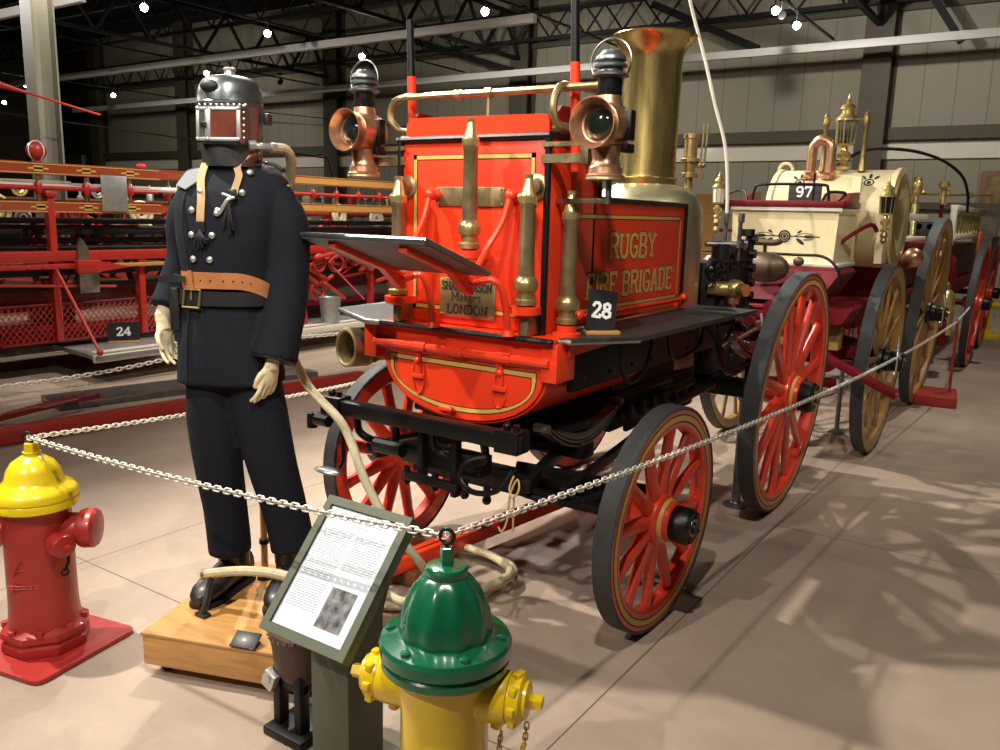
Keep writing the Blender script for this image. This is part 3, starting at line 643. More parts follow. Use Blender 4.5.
branch((-2.15,2.475,1.25), .45, 'brass branch pipe at the left edge of the red front panel, behind driver\'s board', lug=True)
branch((-1.475,2.61,1.185), .47, 'brass branch pipe on the foot board round the right corner of the red box')
for x, y, z in ((-1.805,2.462,1.44),(-1.568,2.475,1.255),(-2.15,2.475,1.25)):
    b = MB(); b.lathe((x,y,z-.035),(0,0,1),[(.03,0),(.052,.008),(.054,.034),(.03,.0345)],20); b.box(x-.03,x+.03,y,2.55,z-.033,z-.005); P_(b, 'pipe_socket', 'red')
b = MB(); b.lathe((-1.475,2.61,1.145),(0,0,1),[(.052,0),(.052,.012),(.036,.016),(.036,.039),(.02,.04)],20); P_(b, 'pipe_socket', 'red')
for x, y in ((-1.568,2.475),(-2.15,2.475)):
    b = MB(); b.box(x-.02,x+.02,y-.01,y+.07,1.15,1.225,.004); P_(b, 'socket_foot', 'brass_dull')

def lamp(loc, label):
    t = thing('carriage_lamp', label, 'lamp', loc, 0, 'copper carriage lamps on the red engine'); Z = .178; S = M.Scale(.95,4)
    b = MB(S); b.lathe((0,0,Z),(0,1,0),[(.06,-.05),(.072,-.045),(.078,-.01),(.078,.05),(.07,.085),(.045,.11),(.02,.12)],28); b.cyl((0,.02,Z+.06),(0,.02,.275),.048,.042,20); body = b.build('lamp_body','copper',t,local=True)
    b = MB(S); b.lathe((0,0,Z),(0,-1,0),[(.062,.04),(.066,.045),(.082,.095),(.084,.1),(.08,.1),(.062,.052),(.055,.05)],32); b.build('bezel','copper',body,local=True)
    b = MB(S); b.lathe((0,0,Z),(0,-1,0),[(.057,.046),(.05,.056),(.03,.066),(.0,.07)],28); b.build('lens','dark_glass',body,local=True)
    b = MB(S); b.lathe((0,.015,0),(0,0,1),[(.066,.0),(.068,.012),(.06,.02),(.058,.04),(.052,.046),(.047,.066),(.05,.09),(.052,.11)],26); b.build('oil_font','copper',t,local=True)
    b = MB(S); b.lathe((0,.015,0),(0,0,1),[(.067,-.004),(.069,.0),(.067,.008)],26); b.build('font_foot','brass_dull',t,local=True)
    b = MB(S); b.lathe((0,.02,0),(0,0,1),[(.04,.268),(.042,.272),(.042,.335)],20); ch = b.build('lamp_chimney','black',t,local=True)
    b = MB(S); b.lathe((0,.02,0),(0,0,1),[(.044,.33),(.062,.338),(.062,.344),(.045,.352),(.04,.362),(.056,.368),(.056,.374),(.04,.384),(.052,.39),(.05,.4),(.034,.412),(.03,.42),(.01,.424)],24); b.build('vent_cap','steel_dark',ch,local=True)
    b = MB(S); b.tube([(.062*cos(a)*1.2,.02,.385+.075*sin(a)) for a in [(-.75+(PI+1.5)*k/24) for k in range(25)]],.0035,6); b.build('handle','steel',t,local=True)
    b = MB(S); b.box(.05,.09,.01,.05,Z-.05,Z+.05,.006); b.box(.06,.085,.0,.06,Z-.09,Z-.06,.004); b.build('mount','black',t,local=True)
    return t
l1 = lamp((-2.355,2.49,1.700), 'copper carriage lamp on the left of the engine, beside the mannequin')
l2 = dup(l1, (-1.30,2.5,1.688), 'copper carriage lamp on the right of the engine, before the brass chimney')
b = MB(); b.cyl((-1.285,2.515,1.61),(-1.285,2.515,1.684),.010,None,10); b.bar((-1.285,2.515,1.62),(-1.545,2.62,1.62),.016,.016); P_(b, 'lamp_post', 'steel')

t = thing('number_placard', 'black placard numbered 28 leaning on the engine foot board', 'placard', (-1.405,2.73,1.146), .75)
b = MB(M.Rotation(.12,4,'Y') @ M.Rotation(-.18,4,'X') @ M.Scale(1.12,4)); b.box(-.048,.048,-.002,.002,0.012,.145); b.build('card','placard',t,local=True)
b = MB(M.Rotation(.12,4,'Y') @ M.Rotation(-.18,4,'X') @ M.Scale(1.12,4)); lettering(b,'28',(-.036,-.0021,.055),(1,0,0),(0,0,1),.048,width=.07,wt=.2); b.build('number','white_ink',t,local=True)
b = MB(); b.box(-.055,.075,-.02,.03,0,.014,.003); b.build('wooden_foot','wood_oak',t,local=True)

b = MB(); b.bar((-2.26,2.2,.10),(-1.99,4.3,.11),.08,.065,b=.01); dp = thing('draw_pole', 'red wooden draw pole lying on the floor under the engine', 'pole', (-2.1,3.3,0)); b.build('pole_shaft','red',dp)
b = MB(); b.bar((-2.255,2.2,.1332),(-1.985,4.3,.1432),.008,.002); b.build('shaft_line','black_ink',dp)
for y, x in ((2.6,-2.21),(4.1,-2.02)):
    b = MB(); b.box(x-.08,x+.08,y-.04,y+.04,0,.07,.004); b.build('support_block','wood_brown',dp)
b = MB(); b.lathe((-1.40,4.47,0),(0,0,1),[(.07,0),(.07,.012),(.03,.02),(.024,.03),(.022,.6),(.03,.605),(.03,.62)],16); tag(b.build('axle_stand','steel_dark'), 'grey steel prop standing under the rear axle of the red engine', 'stand')
# ================================================================== WOODEN PLATFORM
PF = thing('wooden_platform', 'low oak display platform on castors under the mannequin', 'platform', (-2.27,1.90,0), math.radians(20))
b = MB(); b.box(-.29,.29,-.32,.30,.045,.150,.003); b.build('platform_side','wood_oak',PF,local=True)
b = MB(); b.box(-.295,.295,-.325,.305,.150,.162,.003)
b.build('platform_top','wood_oak',PF,local=True)
for x in (-.24,.24):
    for y in (-.26,.25):
        b = MB(); b.cyl((x-.012,y,.022),(x+.012,y,.022),.022,None,14); b.box(x-.016,x+.016,y-.01,y+.01,.022,.046); b.build('castor','black',PF,local=True)
b = MB(M.Translation((-2.085,1.655,.162)) @ M.Rotation(math.radians(20),4,'Z') @ M.Rotation(.5,4,'X')); b.box(-.045,.045,-.03,.03,.02,.028,.002)
b.rbox((0,.022,.008),(.05,.012,.03)); tag(b.build('name_tag','leather_black'), 'small blank dark tag propped on the front edge of the oak platform', 'tag')
t = thing('support_post', 'thin wooden support post standing behind the mannequin\'s legs', 'post', (-2.44,2.03,.162))
b = MB(); b.cyl((0,0,.012),(0,0,.75),.013,None,10); b.build('post_shaft','wood_oak',t,local=True)
b = MB(); b.lathe((0,0,0),(0,0,1),[(.03,0),(.03,.01),(.018,.016),(.018,.03)],14); b.lathe((0,0,.14),(0,0,1),[(.015,0),(.019,.002),(.019,.02),(.015,.022)],12); b.build('post_collar','black',t,local=True)

# ================================================================== MANNEQUIN
MN = thing('mannequin', 'uniformed mannequin in a dark navy fire tunic and grey smoke helmet', 'mannequin', (-2.394,1.923,.162), math.radians(30))
def ell(c, rx, ry, n=28, rot=0., sq=1.):
    out = []
    for k in range(n):
        a = 2*PI*k/n; x = rx*math.copysign(abs(cos(a))**sq, cos(a)); y = ry*math.copysign(abs(sin(a))**sq, sin(a))
        out.append(V((c[0]+x*cos(rot)-y*sin(rot), c[1]+x*sin(rot)+y*cos(rot), c[2])))
    return out
def limb(mb, pts, rad, n=18, dense=5):
    P = smoothpath(pts, dense); m = len(pts); R = []
    for i in range(len(P)):
        f = i/dense; k = min(int(f), m-2); R.append(rad[k]+(rad[k+1]-rad[k])*(f-k))
    mb.tube(P, R, n); mb.sph(P[0], R[0]*.98, 14, 8); return mb
TORSO = [(.80,-.045,0,.188,.138),(.86,-.045,0,.182,.138),(.95,-.045,0,.176,.136),(1.05,-.04,0,.165,.13),(1.13,-.03,-.002,.160,.126),(1.2,-.03,-.004,.165,.13),(1.30,-.028,-.008,.178,.136),(1.40,-.025,-.006,.186,.134),(1.46,-.022,.0,.182,.122),(1.505,-.02,.01,.160,.104),(1.54,-.02,.015,.115,.086),(1.565,-.02,.012,.075,.072)]
def tr(z):
    for a, b_ in zip(TORSO, TORSO[1:]):
        if a[0] <= z <= b_[0]:
            f = (z-a[0])/(b_[0]-a[0]); return [a[i]+(b_[i]-a[i])*f for i in range(5)]
    return TORSO[0] if z < TORSO[0][0] else TORSO[-1]
def tpt(z, ang, off=0.):   # point on the tunic surface; ang 0 = front (-y), + to the mannequin's left (+x)
    q = tr(z); sx, sy = sin(ang), -cos(ang)
    return V((q[1]+(q[3]+off)*math.copysign(abs(sx)**.85, sx), q[2]+(q[4]+off)*math.copysign(abs(sy)**.85, sy), z))
# continuous body under the uniform
body = MB()
body.loft([ell((q[1],q[2],q[0]), q[3]*.78, q[4]*.78) for q in TORSO])
body.cyl((-.02,.01,1.5),(-.02,0,1.66),.055,.05,16); body.sph((-.03,-.01,1.70),(.075,.09,.11))
limb(body, [(-.10,0,.92),(-.11,-.005,.68),(-.10,-.01,.5),(-.09,0,.27)], [.06,.06,.05,.045], 14); limb(body, [(.03,0,.92),(.06,-.01,.68),(.10,-.01,.5),(.135,0,.27)], [.06,.06,.05,.045], 14)
AL = [(.13,.01,1.47),(.162,.005,1.36),(.168,.0,1.22),(.163,-.025,1.08),(.15,-.06,.97),(.14,-.085,.90)]
AR = [(-.17,.02,1.47),(-.2,.045,1.36),(-.218,.06,1.24),(-.258,.045,1.12),(-.282,.01,1.04)]
limb(body, AL, [.05,.045,.042,.036,.03,.026]); limb(body, AR+[(-.285,-.005,1.0)], [.05,.045,.042,.036,.03,.026])
def hand(mb, w, d, side, across, L=.165):
    """w wrist, d pointing direction, across = index side, side = palm normal"""
    w, d, q, pn = V(w), V(d).normalized(), V(across).normalized(), V(side).normalized(); q = (q-d*q.dot(d)).normalized(); pn = d.cross(q)*(1 if d.cross(q).dot(V(side)) > 0 else -1)
    pl = L*.5
    R = M((q, pn, d)).transposed()
    mb.sph(w+d*pl*.5, (.036,.016,pl*.62), 14, 8, R); mb.tube([w-d*.03, w, w+d*.03], [.025,.023,.026], 12)
    for i, (o, ln, cu) in enumerate(((.027,.9,.35),(.0092,1.,.4),(-.0092,.94,.5),(-.0275,.76,.6))):
        p = w+d*pl*.88+q*o; a = 0.; pts = [p-d*.02, p]
        dd = d+q*o*5
        for s_, f in enumerate((.42,.32,.26)):
            a += cu*(.5 if s_ == 0 else .8); p = p+(dd*cos(a)+pn*sin(a)).normalized()*L*.5*ln*f; pts.append(p)
        mb.tube(pts, [.0085,.0088,.0082,.0076,.0064], 8); mb.sph(pts[-1], .0068, 8, 6)
    p = w+d*.03+q*.026; pts = [p-q*.01, p+q*.012+d*.02+pn*.004, p+q*.018+d*.045+pn*.012, p+q*.014+d*.066+pn*.02]
    mb.tube(pts, [.013,.0115,.0098,.008], 8); mb.sph(pts[-1], .008, 8, 6)
hand(body, (.14,-.095,.895), (-.16,-.12,-1), (-1,.35,0), (-.55,-1,0), .175)
hand(body, (-.285,-.005,1.005), (.16,-.12,-1), (1,-.3,.1), (-.3,-1,0), .175)
remeshed(body, 'body', 'skin', MN, .0036, 2)
# tunic with sleeves, one surface
tu = MB(); n = 40
def wob(r, q, i):
    z = q[0]; out = []
    for k, p in enumerate(r):
        a = 2*PI*k/len(r); fl = max(0, (1.0-z))/.2
        w = 1+.018*fl*sin(5*a+.6)+.010*fl*sin(9*a+2)+.006*sin(7*a+z*21)
        out.append(V((q[1]+(p.x-q[1])*w, q[2]+(p.y-q[2])*w, z)))
    return out
zs = [.80+.0255*i for i in range(31)]
tu.loft([wob(ell((q[1],q[2],q[0]), q[3], q[4], n, 0, .85), q, i) for i, q in enumerate([[z]+tr(z)[1:] for z in zs])])
limb(tu, [(.095,.01,1.472)]+AL[1:5]+[(.14,-.08,.90)], [.07,.078,.076,.076,.076,.082], 22)
limb(tu, [(-.125,.015,1.472)]+AR[1:4]+[(-.28,.008,1.05)], [.07,.072,.066,.06,.056], 22)
tu.sph((.09,.01,1.472),(.09,.078,.07)); tu.sph((-.13,.015,1.472),(.085,.076,.07))
tun = remeshed(tu, 'tunic', 'navy', MN, .0085, 4)
b = MB(); b.loft([ell((-.02,.005,z), rx, ry, 28) for z, rx, ry in ((1.535,.095,.085),(1.56,.085,.08),(1.595,.08,.076))], True); b.build('collar','navy',tun,local=True)
# cuffs openings: dark lining, front edge, patch
b = MB(); b.cyl((.141,-.078,.903),(.1395,-.082,.8925),.075,.076,22); b.build('cuff_lining','black_matt',tun,local=True)
pb = [tpt(z, -.62+.12*(1.5-z), .004) for z in (1.49,1.4,1.3,1.2,1.13,1.0,.9,.81)]
b = MB(); b.tube(smoothpath(pb,4),.0035,6); b.build('front_edge','black_matt',tun,local=True)
b = MB(); b.loft([[tpt(1.535,-.5,.012),tpt(1.50,-.3,.012)],[tpt(1.525,-.95,.012),tpt(1.47,-.62,.012)],[tpt(1.515,-1.25,.014),tpt(1.485,-1.0,.016)]] and [[tpt(1.535,-.55,.008),tpt(1.49,-.36,.010),tpt(1.487,-.36,.004),tpt(1.532,-.55,.002)],[tpt(1.528,-.9,.012),tpt(1.462,-.55,.012),tpt(1.459,-.55,.006),tpt(1.525,-.9,.006)],[tpt(1.522,-1.2,.014),tpt(1.476,-.92,.016),tpt(1.473,-.92,.01),tpt(1.519,-1.2,.008)]]); b.build('shoulder_patch','white_cloth',tun,local=True,label='pale grey lining patch at the collar')
def button(p, n_, r=.0115):
    b = MB(); b.lathe(p, n_, [(r*.7,-.004),(r,0),(r*.9,.004),(r*.5,.0075),(0.0005,.0085)], 14); return b.build('button','silver',tun,local=True)
for z, a1, a2 in ((1.455,-.24,.40),(1.395,-.36,.04),(1.315,-.38,-.02),(1.235,-.40,-.07)):
    for a in (a1, a2):
        p = tpt(z, a, .004); q = tr(z); button(p, V((sin(a)*q[4],-cos(a)*q[3],.0)))
button(tpt(1.522,.62,.012), (.3,-.7,.5)); button((.105,-.01,1.555), (.2,-.2,1), .008)
b = MB(); b.loft([[V((x-.02,y-.012,z)),V((x+.02,y-.03+.0,z)),V((x+.02,y-.03,z+.004)),V((x-.02,y-.012,z+.004))] for x,y,z in ((.075,.01,1.562),(.12,-.0,1.555),(.165,-.012,1.53))] and [[V((x,-.035,z)),V((x,.0,z+.006)),V((x,.0,z+.011)),V((x,-.035,z+.005))] for x, z in ((.06,1.553),(.10,1.554),(.14,1.545),(.17,1.525))]); b.build('shoulder_strap','navy_trouser',tun,local=True)
# belts
def band(z, w, off, a0, a1, th=.004, dz=lambda a: 0., n=40, taper=0):
    mb = MB(); R = []
    for k in range(n+1):
        a = a0+(a1-a0)*k/n; zz = z+dz(a)
        q0, q1 = tpt(zz-w/2, a, off), tpt(zz+w/2, a, off); i0, i1 = tpt(zz-w/2, a, off-th), tpt(zz+w/2, a, off-th)
        R.append([q0, q1, i1, i0])
    return mb.loft(R)
bk = band(1.105,.048,.014,-PI*.98,PI*.98,.006).build('black_belt','leather_black',MN,local=True)
tb = band(1.166,.054,.016,-.75,2.6,.005,lambda a: -.05*max(0,min(1,(a-.35)/.9))**1.5 if a < 1.6 else -.05).build('tan_belt','leather',MN,local=True)
b = MB()
for i in range(7):
    a = -.4+i*.17; p = tpt(1.166-.05*max(0,(a-.35)/.9)**1.5, a, .0165); b.sph(p,(.003,.003,.003),8,4)
b.build('belt_hole','black_matt',tb,local=True)
a = -.42
b = MB(); p = [tpt(1.105+s*.03, a+t*.14, .022) for s, t in ((1,-1.4),(1,1.4),(-1,1.4),(-1,-1.4))]; b.tube(p,.0045,8,True); b.tube([tpt(1.128,a,.024),tpt(1.1,a+.02,.024)],.003,6); b.build('buckle','brass_bright',bk,local=True)
b = MB(); q = [tpt(1.166+s*.032, a+t*.05, .021) for s, t in ((1,-1),(1,1),(-1,1),(-1,-1))]; b.ext(q,(0,-.004,0)); b.build('belt_keeper','leather',tb,local=True)
# hatchet pouch at the right hip
b = MB(); b.rbox((-.20,-.075,1.06),(.035,.04,.15),None,.008); b.rbox((-.195,-.07,.975),(.03,.034,.06),None,.008); b.build('axe_pouch','leather_black',MN,local=True)
b = MB(); b.ext([(-.245,-.10,1.150),(-.14,-.14,1.160),(-.14,-.14,1.178),(-.18,-.13,1.183),(-.25,-.10,1.172)],(0,.014,0)); b.build('axe_head','steel_dark',MN,local=True)
# neck straps with clip
b = MB(); P = [tpt(1.55,-.42,.02),tpt(1.5,-.30,.012),tpt(1.44,-.20,.008),tpt(1.38,-.185,.008),tpt(1.355,-.19,.008)]
b.loft([[p+V((-.013,0,0)),p+V((.013,0,0)),p+V((.013,.004,0)),p+V((-.013,.004,0))] for p in smoothpath(P,5)]); st = b.build('tan_strap','tan',MN,local=True)
b = MB(); p = P[-1]; b.loft([[p+V((-.015,-.002,z)),p+V((.015,-.002,z)),p+V((.015,.006,z)),p+V((-.015,.006,z))] for z in (.004,-.02,-.03)])
for dx in (-.018,-.006,.006,.02,.03): b.tube(smoothpath([p+V((0,-.004,-.025)),p+V((dx*.6,-.012,-.05)),p+V((dx,-.006,-.085+abs(dx)))],4),.0045,6)
b.build('strap_tassel','leather_black',st,local=True)
b = MB(); P = [V((.10,-.05,1.60)),tpt(1.55,.42,.025),tpt(1.51,.33,.014),tpt(1.47,.27,.008),tpt(1.435,.25,.010)]
b.loft([[p+V((-.012,0,0)),p+V((.012,0,0)),p+V((.012,.004,0)),p+V((-.012,.004,0))] for p in smoothpath(P,5)]); st2 = b.build('tan_strap','tan',MN,local=True)
b = MB(); p = tpt(1.42,.20,.014); b.tube(smoothpath([p+V((.02,0,.02)),p+V((0,-.006,.012)),p+V((-.016,-.004,-.01)),p+V((-.03,0,-.03)),p+V((-.04,0,-.035))],4),.0065,8); b.tube([p+V((.01,-.004,.02)),p+V((-.02,-.004,.03))],.005,6); b.sph(p+V((-.042,0,-.034)),.011,8,6); b.build('snap_hook','silver',st2,local=True)
b = MB(); b.rbox(p+V((.012,.0,.03)),(.03,.012,.03),None,.004)
for dx in (-.02,.0,.014): b.tube(smoothpath([p+V((0,-.004,-.0)),p+V((dx*.6,-.01,-.05)),p+V((dx,-.004,-.10+abs(dx)))],4),.005,6)
b.build('strap_tassel','leather_black',st2,local=True)
# trousers
tz = MB()
limb(tz, [(-.10,0,.88),(-.11,-.005,.68),(-.10,-.012,.5),(-.085,0,.32),(-.075,.005,.15)], [.10,.098,.086,.078,.078], 22)
limb(tz, [(.02,0,.88),(.06,-.01,.68),(.10,-.015,.5),(.14,.0,.32),(.166,.0,.18)], [.10,.098,.088,.08,.08], 22)
tz.loft([ell((-.04,0,z), .165, .12) for z in (.80,.9,1.0)])
remeshed(tz, 'trousers', 'navy_trouser', MN, .0085, 4)
# boots
def boot(cx, cy, rz, z0=0.):
    T = M.Translation((cx,cy,z0)) @ M.Rotation(rz,4,'Z') @ M.Diagonal((1.12,1.08,1.12,1)); b = MB(T)
    prof = [(.085,.040,.10,.0),(.06,.044,.115,0),(.0,.044,.10,0),(-.05,.045,.085,0),(-.10,.050,.07,0),(-.145,.046,.058,0),(-.172,.034,.045,0),(-.185,.016,.03,0)]
    b.loft([[V((w*math.copysign(abs(cos(2*PI*k/16))**.8,cos(2*PI*k/16)), y, max(0,.012+h*.5+h*.5*sin(2*PI*k/16)))) for k in range(16)] for y, w, h, _ in prof])
    b.tube(smoothpath([(0,.03,.07),(0,.022,.13),(0,.01,.22)],4),[.052]*3+[.054]*3+[.057]*3,16)
    bo = b.build('boot','leather_black',MN,local=True)
    b = MB(T); b.loft([[V((x*.052*f,y,0)) for x,y in ()]] if 0 else [[V((w*1.08*sg, y, z)) for sg, z in ((-1,0),(1,0),(1,.014),(-1,.014))] for y, w, h, _ in prof]); b.box(-.04,.04,.02,.088,-.0,.022); b.build('boot_sole','black_matt',bo,local=True)
boot(-.085,.02,math.radians(-14)); boot(.15,.0,math.radians(2))
# smoke helmet
HX, HY = -.012, -.005
b = MB(); prof = [(.094,1.54),(.099,1.56),(.102,1.62),(.105,1.68),(.107,1.735),(.110,1.738),(.110,1.744),(.107,1.748),(.106,1.772),(.101,1.797),(.090,1.816),(.072,1.828),(.045,1.834),(.0,1.836)]
b.lathe((HX,HY,0),(0,0,1),prof,36,sx=.97,sy=1.08,xd=(1,0,0)); hm = b.build('smoke_helmet','steel_dark',MN,local=True)
b = MB(); b.lathe((HX,HY,1.832),(0,0,1),[(.02,0),(.018,.006),(.017,.02),(.021,.022),(.021,.028),(.017,.03)],16); b.build('crown_cap','silver',hm,local=True)
b = MB(); c = V((HX-.028,HY-.109,1.79)); R = M.Rotation(-.23,3,'Z') @ M.Rotation(-.22,3,'X'); b.sph(c,(.032,.01,.02),20,8,R); b.build('helmet_badge','black_iron',hm,local=True)
# window box
T = M.Translation((HX+.008,HY-.112,1.668)) @ M.Rotation(-.06,4,'Z') @ M.Rotation(-.05,4,'X')
b = MB(T); w0, h0 = .075, .053
b.box(-w0,w0,-.012,.09,-h0-.006,h0+.004,.003); wb = b.build('window_box','steel_dark',hm,local=True)
b = MB(T)
for (x0,x1,z0,z1) in ((-w0,w0,h0-.010,h0),(-w0,w0,-h0,-h0+.012),(-w0,-w0+.011,-h0,h0),(w0-.013,w0,-h0,h0),(-.045,-.026,-h0,h0)): b.box(x0,x1,-.019,-.011,z0,z1,.002)
for k in range(9):
    for z in (h0+.008,): b.sph((-w0+.01+k*.0195,-.012,z),.0045,8,5)
for k in range(6): b.sph((w0+.006,-.004,-h0+.012+k*.02),.0045,8,5)
for x, z in ((-w0+.006,h0-.004),(w0-.006,h0-.004),(-w0+.006,-h0+.006),(w0-.006,-h0+.006),(-.035,-h0+.006)): b.sph((x,-.02,z),.006,8,5)
b.build('window_frame','silver',wb,local=True)
b = MB(T); b.box(-.026,w0-.012,-.0155,-.0115,-h0+.01,h0-.008); b.build('window_pane','pane_red',wb,local=True)
b = MB(T); b.box(-w0+.010,-.045,-.0155,-.0115,-h0+.01,h0-.008); b.build('window_pane','pane_grey',wb,local=True,label='narrow grey window pane')
b = MB(T); b.box(-.058,-.038,-.026,-.018,-.006,.006,.002); b.cyl((-.042,-.02,-.006),(-.042,-.03,-.006),.004,None,8); b.build('window_catch','black',wb,local=True)
b = MB(); b.cyl((HX+.085,HY-.075,1.607),(HX+.105,HY-.062,1.61),.018,.016,14); b.tube(smoothpath([(HX+.095,HY-.07,1.608),(HX+.125,HY-.055,1.606),(HX+.15,HY-.02,1.606)],4),.012,12); b.cyl((HX+.14,HY-.03,1.606),(HX+.152,HY-.012,1.606),.016,None,12); b.build('air_inlet','silver',hm,local=True)
b = MB(); b.rbox((HX+.118,HY+.02,1.70),(.02,.05,.04),None,.008); b.build('strap_lug','leather_black',hm,local=True)
b = MB(); b.loft([ell((HX,HY,z), rx, rx*1.1, 26) for z, rx in ((1.50,.07),(1.53,.074),(1.55,.074))]); b.build('helmet_skirt','leather_black',hm,local=True)

# breathing hose : helmet -> down the back -> coil on floor -> end on the platform
def mw(x, y, z):
    r = math.radians(30); return V((-2.394+x*cos(r)-y*sin(r), 1.923+x*sin(r)+y*cos(r), .162+z))
path = [mw(HX+.142,HY-.02,1.606), mw(HX+.172,HY+.03,1.604), mw(HX+.178,HY+.075,1.57), mw(HX+.15,HY+.13,1.49), mw(.07,.17,1.36), mw(.03,.19,1.2), mw(.04,.19,1.05), V((-2.44,2.24,.93)), V((-2.36,2.25,.85)), V((-2.25,2.25,.78)), V((-2.20,2.26,.70)), V((-2.12,2.25,.567)), V((-2.0,2.25,.42)), V((-1.93,2.35,.25)), V((-1.98,2.5,.09)), V((-2.12,2.62,.03))]
cx, cy = -2.12, 2.66
for k in range(1, 27):
    a = 2.6+k*.55; r = .33-.075*((k*3) % 8)/8-.02*sin(k*1.3); path.append(V((cx+r*1.02*cos(a), cy+r*1.06*sin(a), .022+.0025*k)) if k < 24 else V((cx+r*cos(a), cy+r*sin(a)-.02*(k-23), .16)))
p0 = path[-1]
path += [V((-2.2,2.30,.25)), V((-2.06,2.02,.32)), V((-2.02,1.86,.335)), V((-2.15,1.80,.345)), V((-2.28,1.77,.325)), V((-2.405,1.735,.292))]
t = thing('breathing_hose', 'cream canvas breathing hose from the smoke helmet, coiled on the floor beside the engine', 'hose', (-2.06,2.7,0))
b = MB(); b.tube(smoothpath(path,6), .0175, 10); b.build('hose','canvas_hose',t)
b = MB(); b.cyl((-2.40,1.737,.293),(-2.412,1.732,.29),.0185,None,14); b.cyl((-2.36,1.75,.30),(-2.352,1.753,.302),.0185,None,12); b.build('hose_end','brass_dull',t)
b = MB(); b.tube(smoothpath([(-2.37,1.745,.30),(-2.375,1.73,.26),(-2.36,1.70,.2),(-2.365,1.69,.166)],4),.012,8); b.rbox((-2.365,1.69,.168),(.05,.03,.012)); b.build('hose_prop','leather_black',t)

# ================================================================== HYDRANTS
def red_hydrant():
    h = thing('fire_hydrant', 'red fire hydrant with a yellow bonnet on a red base plate', 'fire hydrant', (-2.89,1.414,0))
    T = M.Rotation(.55,4,'Z'); SZ = M.Diagonal((1,1,.945,1))
    pts = []
    for sx, sy in ((1,1),(-1,1),(-1,-1),(1,-1)):
        for k in range(4):
            a = math.atan2(sy,sx)-PI/4+PI/2*k/3; pts.append((sx*.175+.035*cos(a), sy*.175+.035*sin(a), .004))
    b = MB(M.Rotation(.2,4,'Z')); b.ext(pts,(0,0,.014)); b.build('base_plate','red_hyd',h,local=True)
    b = MB(SZ @ T); b.lathe((0,0,0),(0,0,1),[(.14,.018),(.145,.03),(.145,.055),(.135,.062),(.135,.07),(.145,.078),(.145,.10),(.128,.112),(.115,.125)],8); b.lathe((0,0,0),(0,0,1),[(.125,.10),(.115,.14),(.112,.2),(.110,.55),(.113,.57)],36)
    for k in range(8):
        a = 2*PI*(k+.5)/8; b.cyl((.127*cos(a),.127*sin(a),.10),(.127*cos(a),.127*sin(a),.12),.014,None,6)
    bd = b.build('barrel','red_hyd',h,local=True)
    b = MB(SZ); b.lathe((0,0,0),(0,0,1),[(.134,.566),(.14,.57),(.14,.592),(.136,.598),(.14,.604),(.138,.624),(.125,.64),(.104,.652),(.092,.67),(.085,.70),(.068,.73),(.04,.75),(.028,.756),(.027,.765),(.03,.768)],40); b.lathe((0,0,0),(0,0,1),[(.026,.76),(.024,.80),(.02,.802)],5); bn = b.build('bonnet','yellow_paint',h,local=True,label='glossy yellow bonnet')
    b = MB(SZ); b.torus((-.005,-.005,.82),(.5,-1,0),.019,.0045,20,6); b.build('top_ring','black',bn,local=True)
    def outlet(d, z, L, r, m='red_hyd', n=0):
        d = V(d).normalized(); b = MB(SZ); b.lathe(V((0,0,z))+d*.08, d, [(r*.95,0),(r*.95,L-.06),(r*1.1,L-.055),(r*1.18,L-.04),(r*1.18,L-.01),(r*1.05,L),(r*.6,L+.006),(r*.3,L+.008)],24)
        if n: b.lathe(V((0,0,z))+d*(.08+L), d, [(r*.35,0),(r*.33,.03)], 5)
        b.build('outlet','red_hyd',h,local=True)
    outlet((.75,.66,0), .47, .12, .062); outlet((-.75,-.66,0), .47, .10, .06); outlet((1,.02,0), .44, .085, .038, n=1)
    b = MB(SZ); L = [V((.155,.02,.41)),V((.165,.01,.38)),V((.16,.0,.35))]; b.tube(L,.006,6); b.torus((.16,.0,.345),(1,0,0),.012,.004); b.build('cap_chain','black',h,local=True)
    fx = V((.67,-.74,0)).normalized(); sd = V((.74,.67,0)).normalized(); o = fx*.111+V((0,0,-.04))
    b = MB(SZ)
    for z, w in ((.335,.05),(.325,.05)): b.tube([o+sd*(x-.02)-fx*.4*(x-.0)**2*4+V((0,0,z)) for x in (-w,-w/2,0,w/2,w)],.0035,6)
    for x in (-.03,-.01,.012,.03): b.tube([o+sd*(x-.02)+V((0,0,.322)),o+sd*(x-.016)+V((0,0,.338))],.003,6)
    b.tube([o+sd*(a*.035-.02)-fx*.012*a*a+V((0,0,.40+c*.03)) for a, c in ((-1,-1),(0,1),(1,-1),(.4,-.2),(-.4,-.2),(-1,-1))],.003,6)
    b.build('cast_marking','red_hyd',bd,local=True)
red_hydrant()
GH = V((-1.115,1.455,0))
DN = M.Translation((0,0,-.055))
h = thing('fire_hydrant', 'yellow fire hydrant with a large ribbed dark green bonnet, in the foreground', 'fire hydrant', GH)
b = MB(DN); b.lathe((0,0,0),(0,0,1),[(.15,.055),(.15,.085),(.115,.105),(.108,.15),(.106,.46),(.11,.5),(.118,.55),(.122,.58),(.118,.585)],40); bd = b.build('barrel','yellow_gloss',h,local=True)
b = MB(DN); b.lathe((0,0,0),(0,0,1),[(.128,.572),(.146,.576),(.152,.582),(.152,.598),(.148,.603),(.150,.607),(.156,.612),(.157,.638),(.152,.648),(.118,.656),(.11,.658)],48)
rings = []
for z, r in ((.652,.108),(.665,.107),(.69,.105),(.72,.099),(.75,.088),(.775,.075),(.795,.058),(.80,.05)):
    rings.append([V((r*(1+.035*cos(10*a)*(1 if z < .78 else .2))*cos(a), r*(1+.035*cos(10*a)*(1 if z < .78 else .2))*sin(a), z)) for a in [2*PI*k/80 for k in range(80)]])
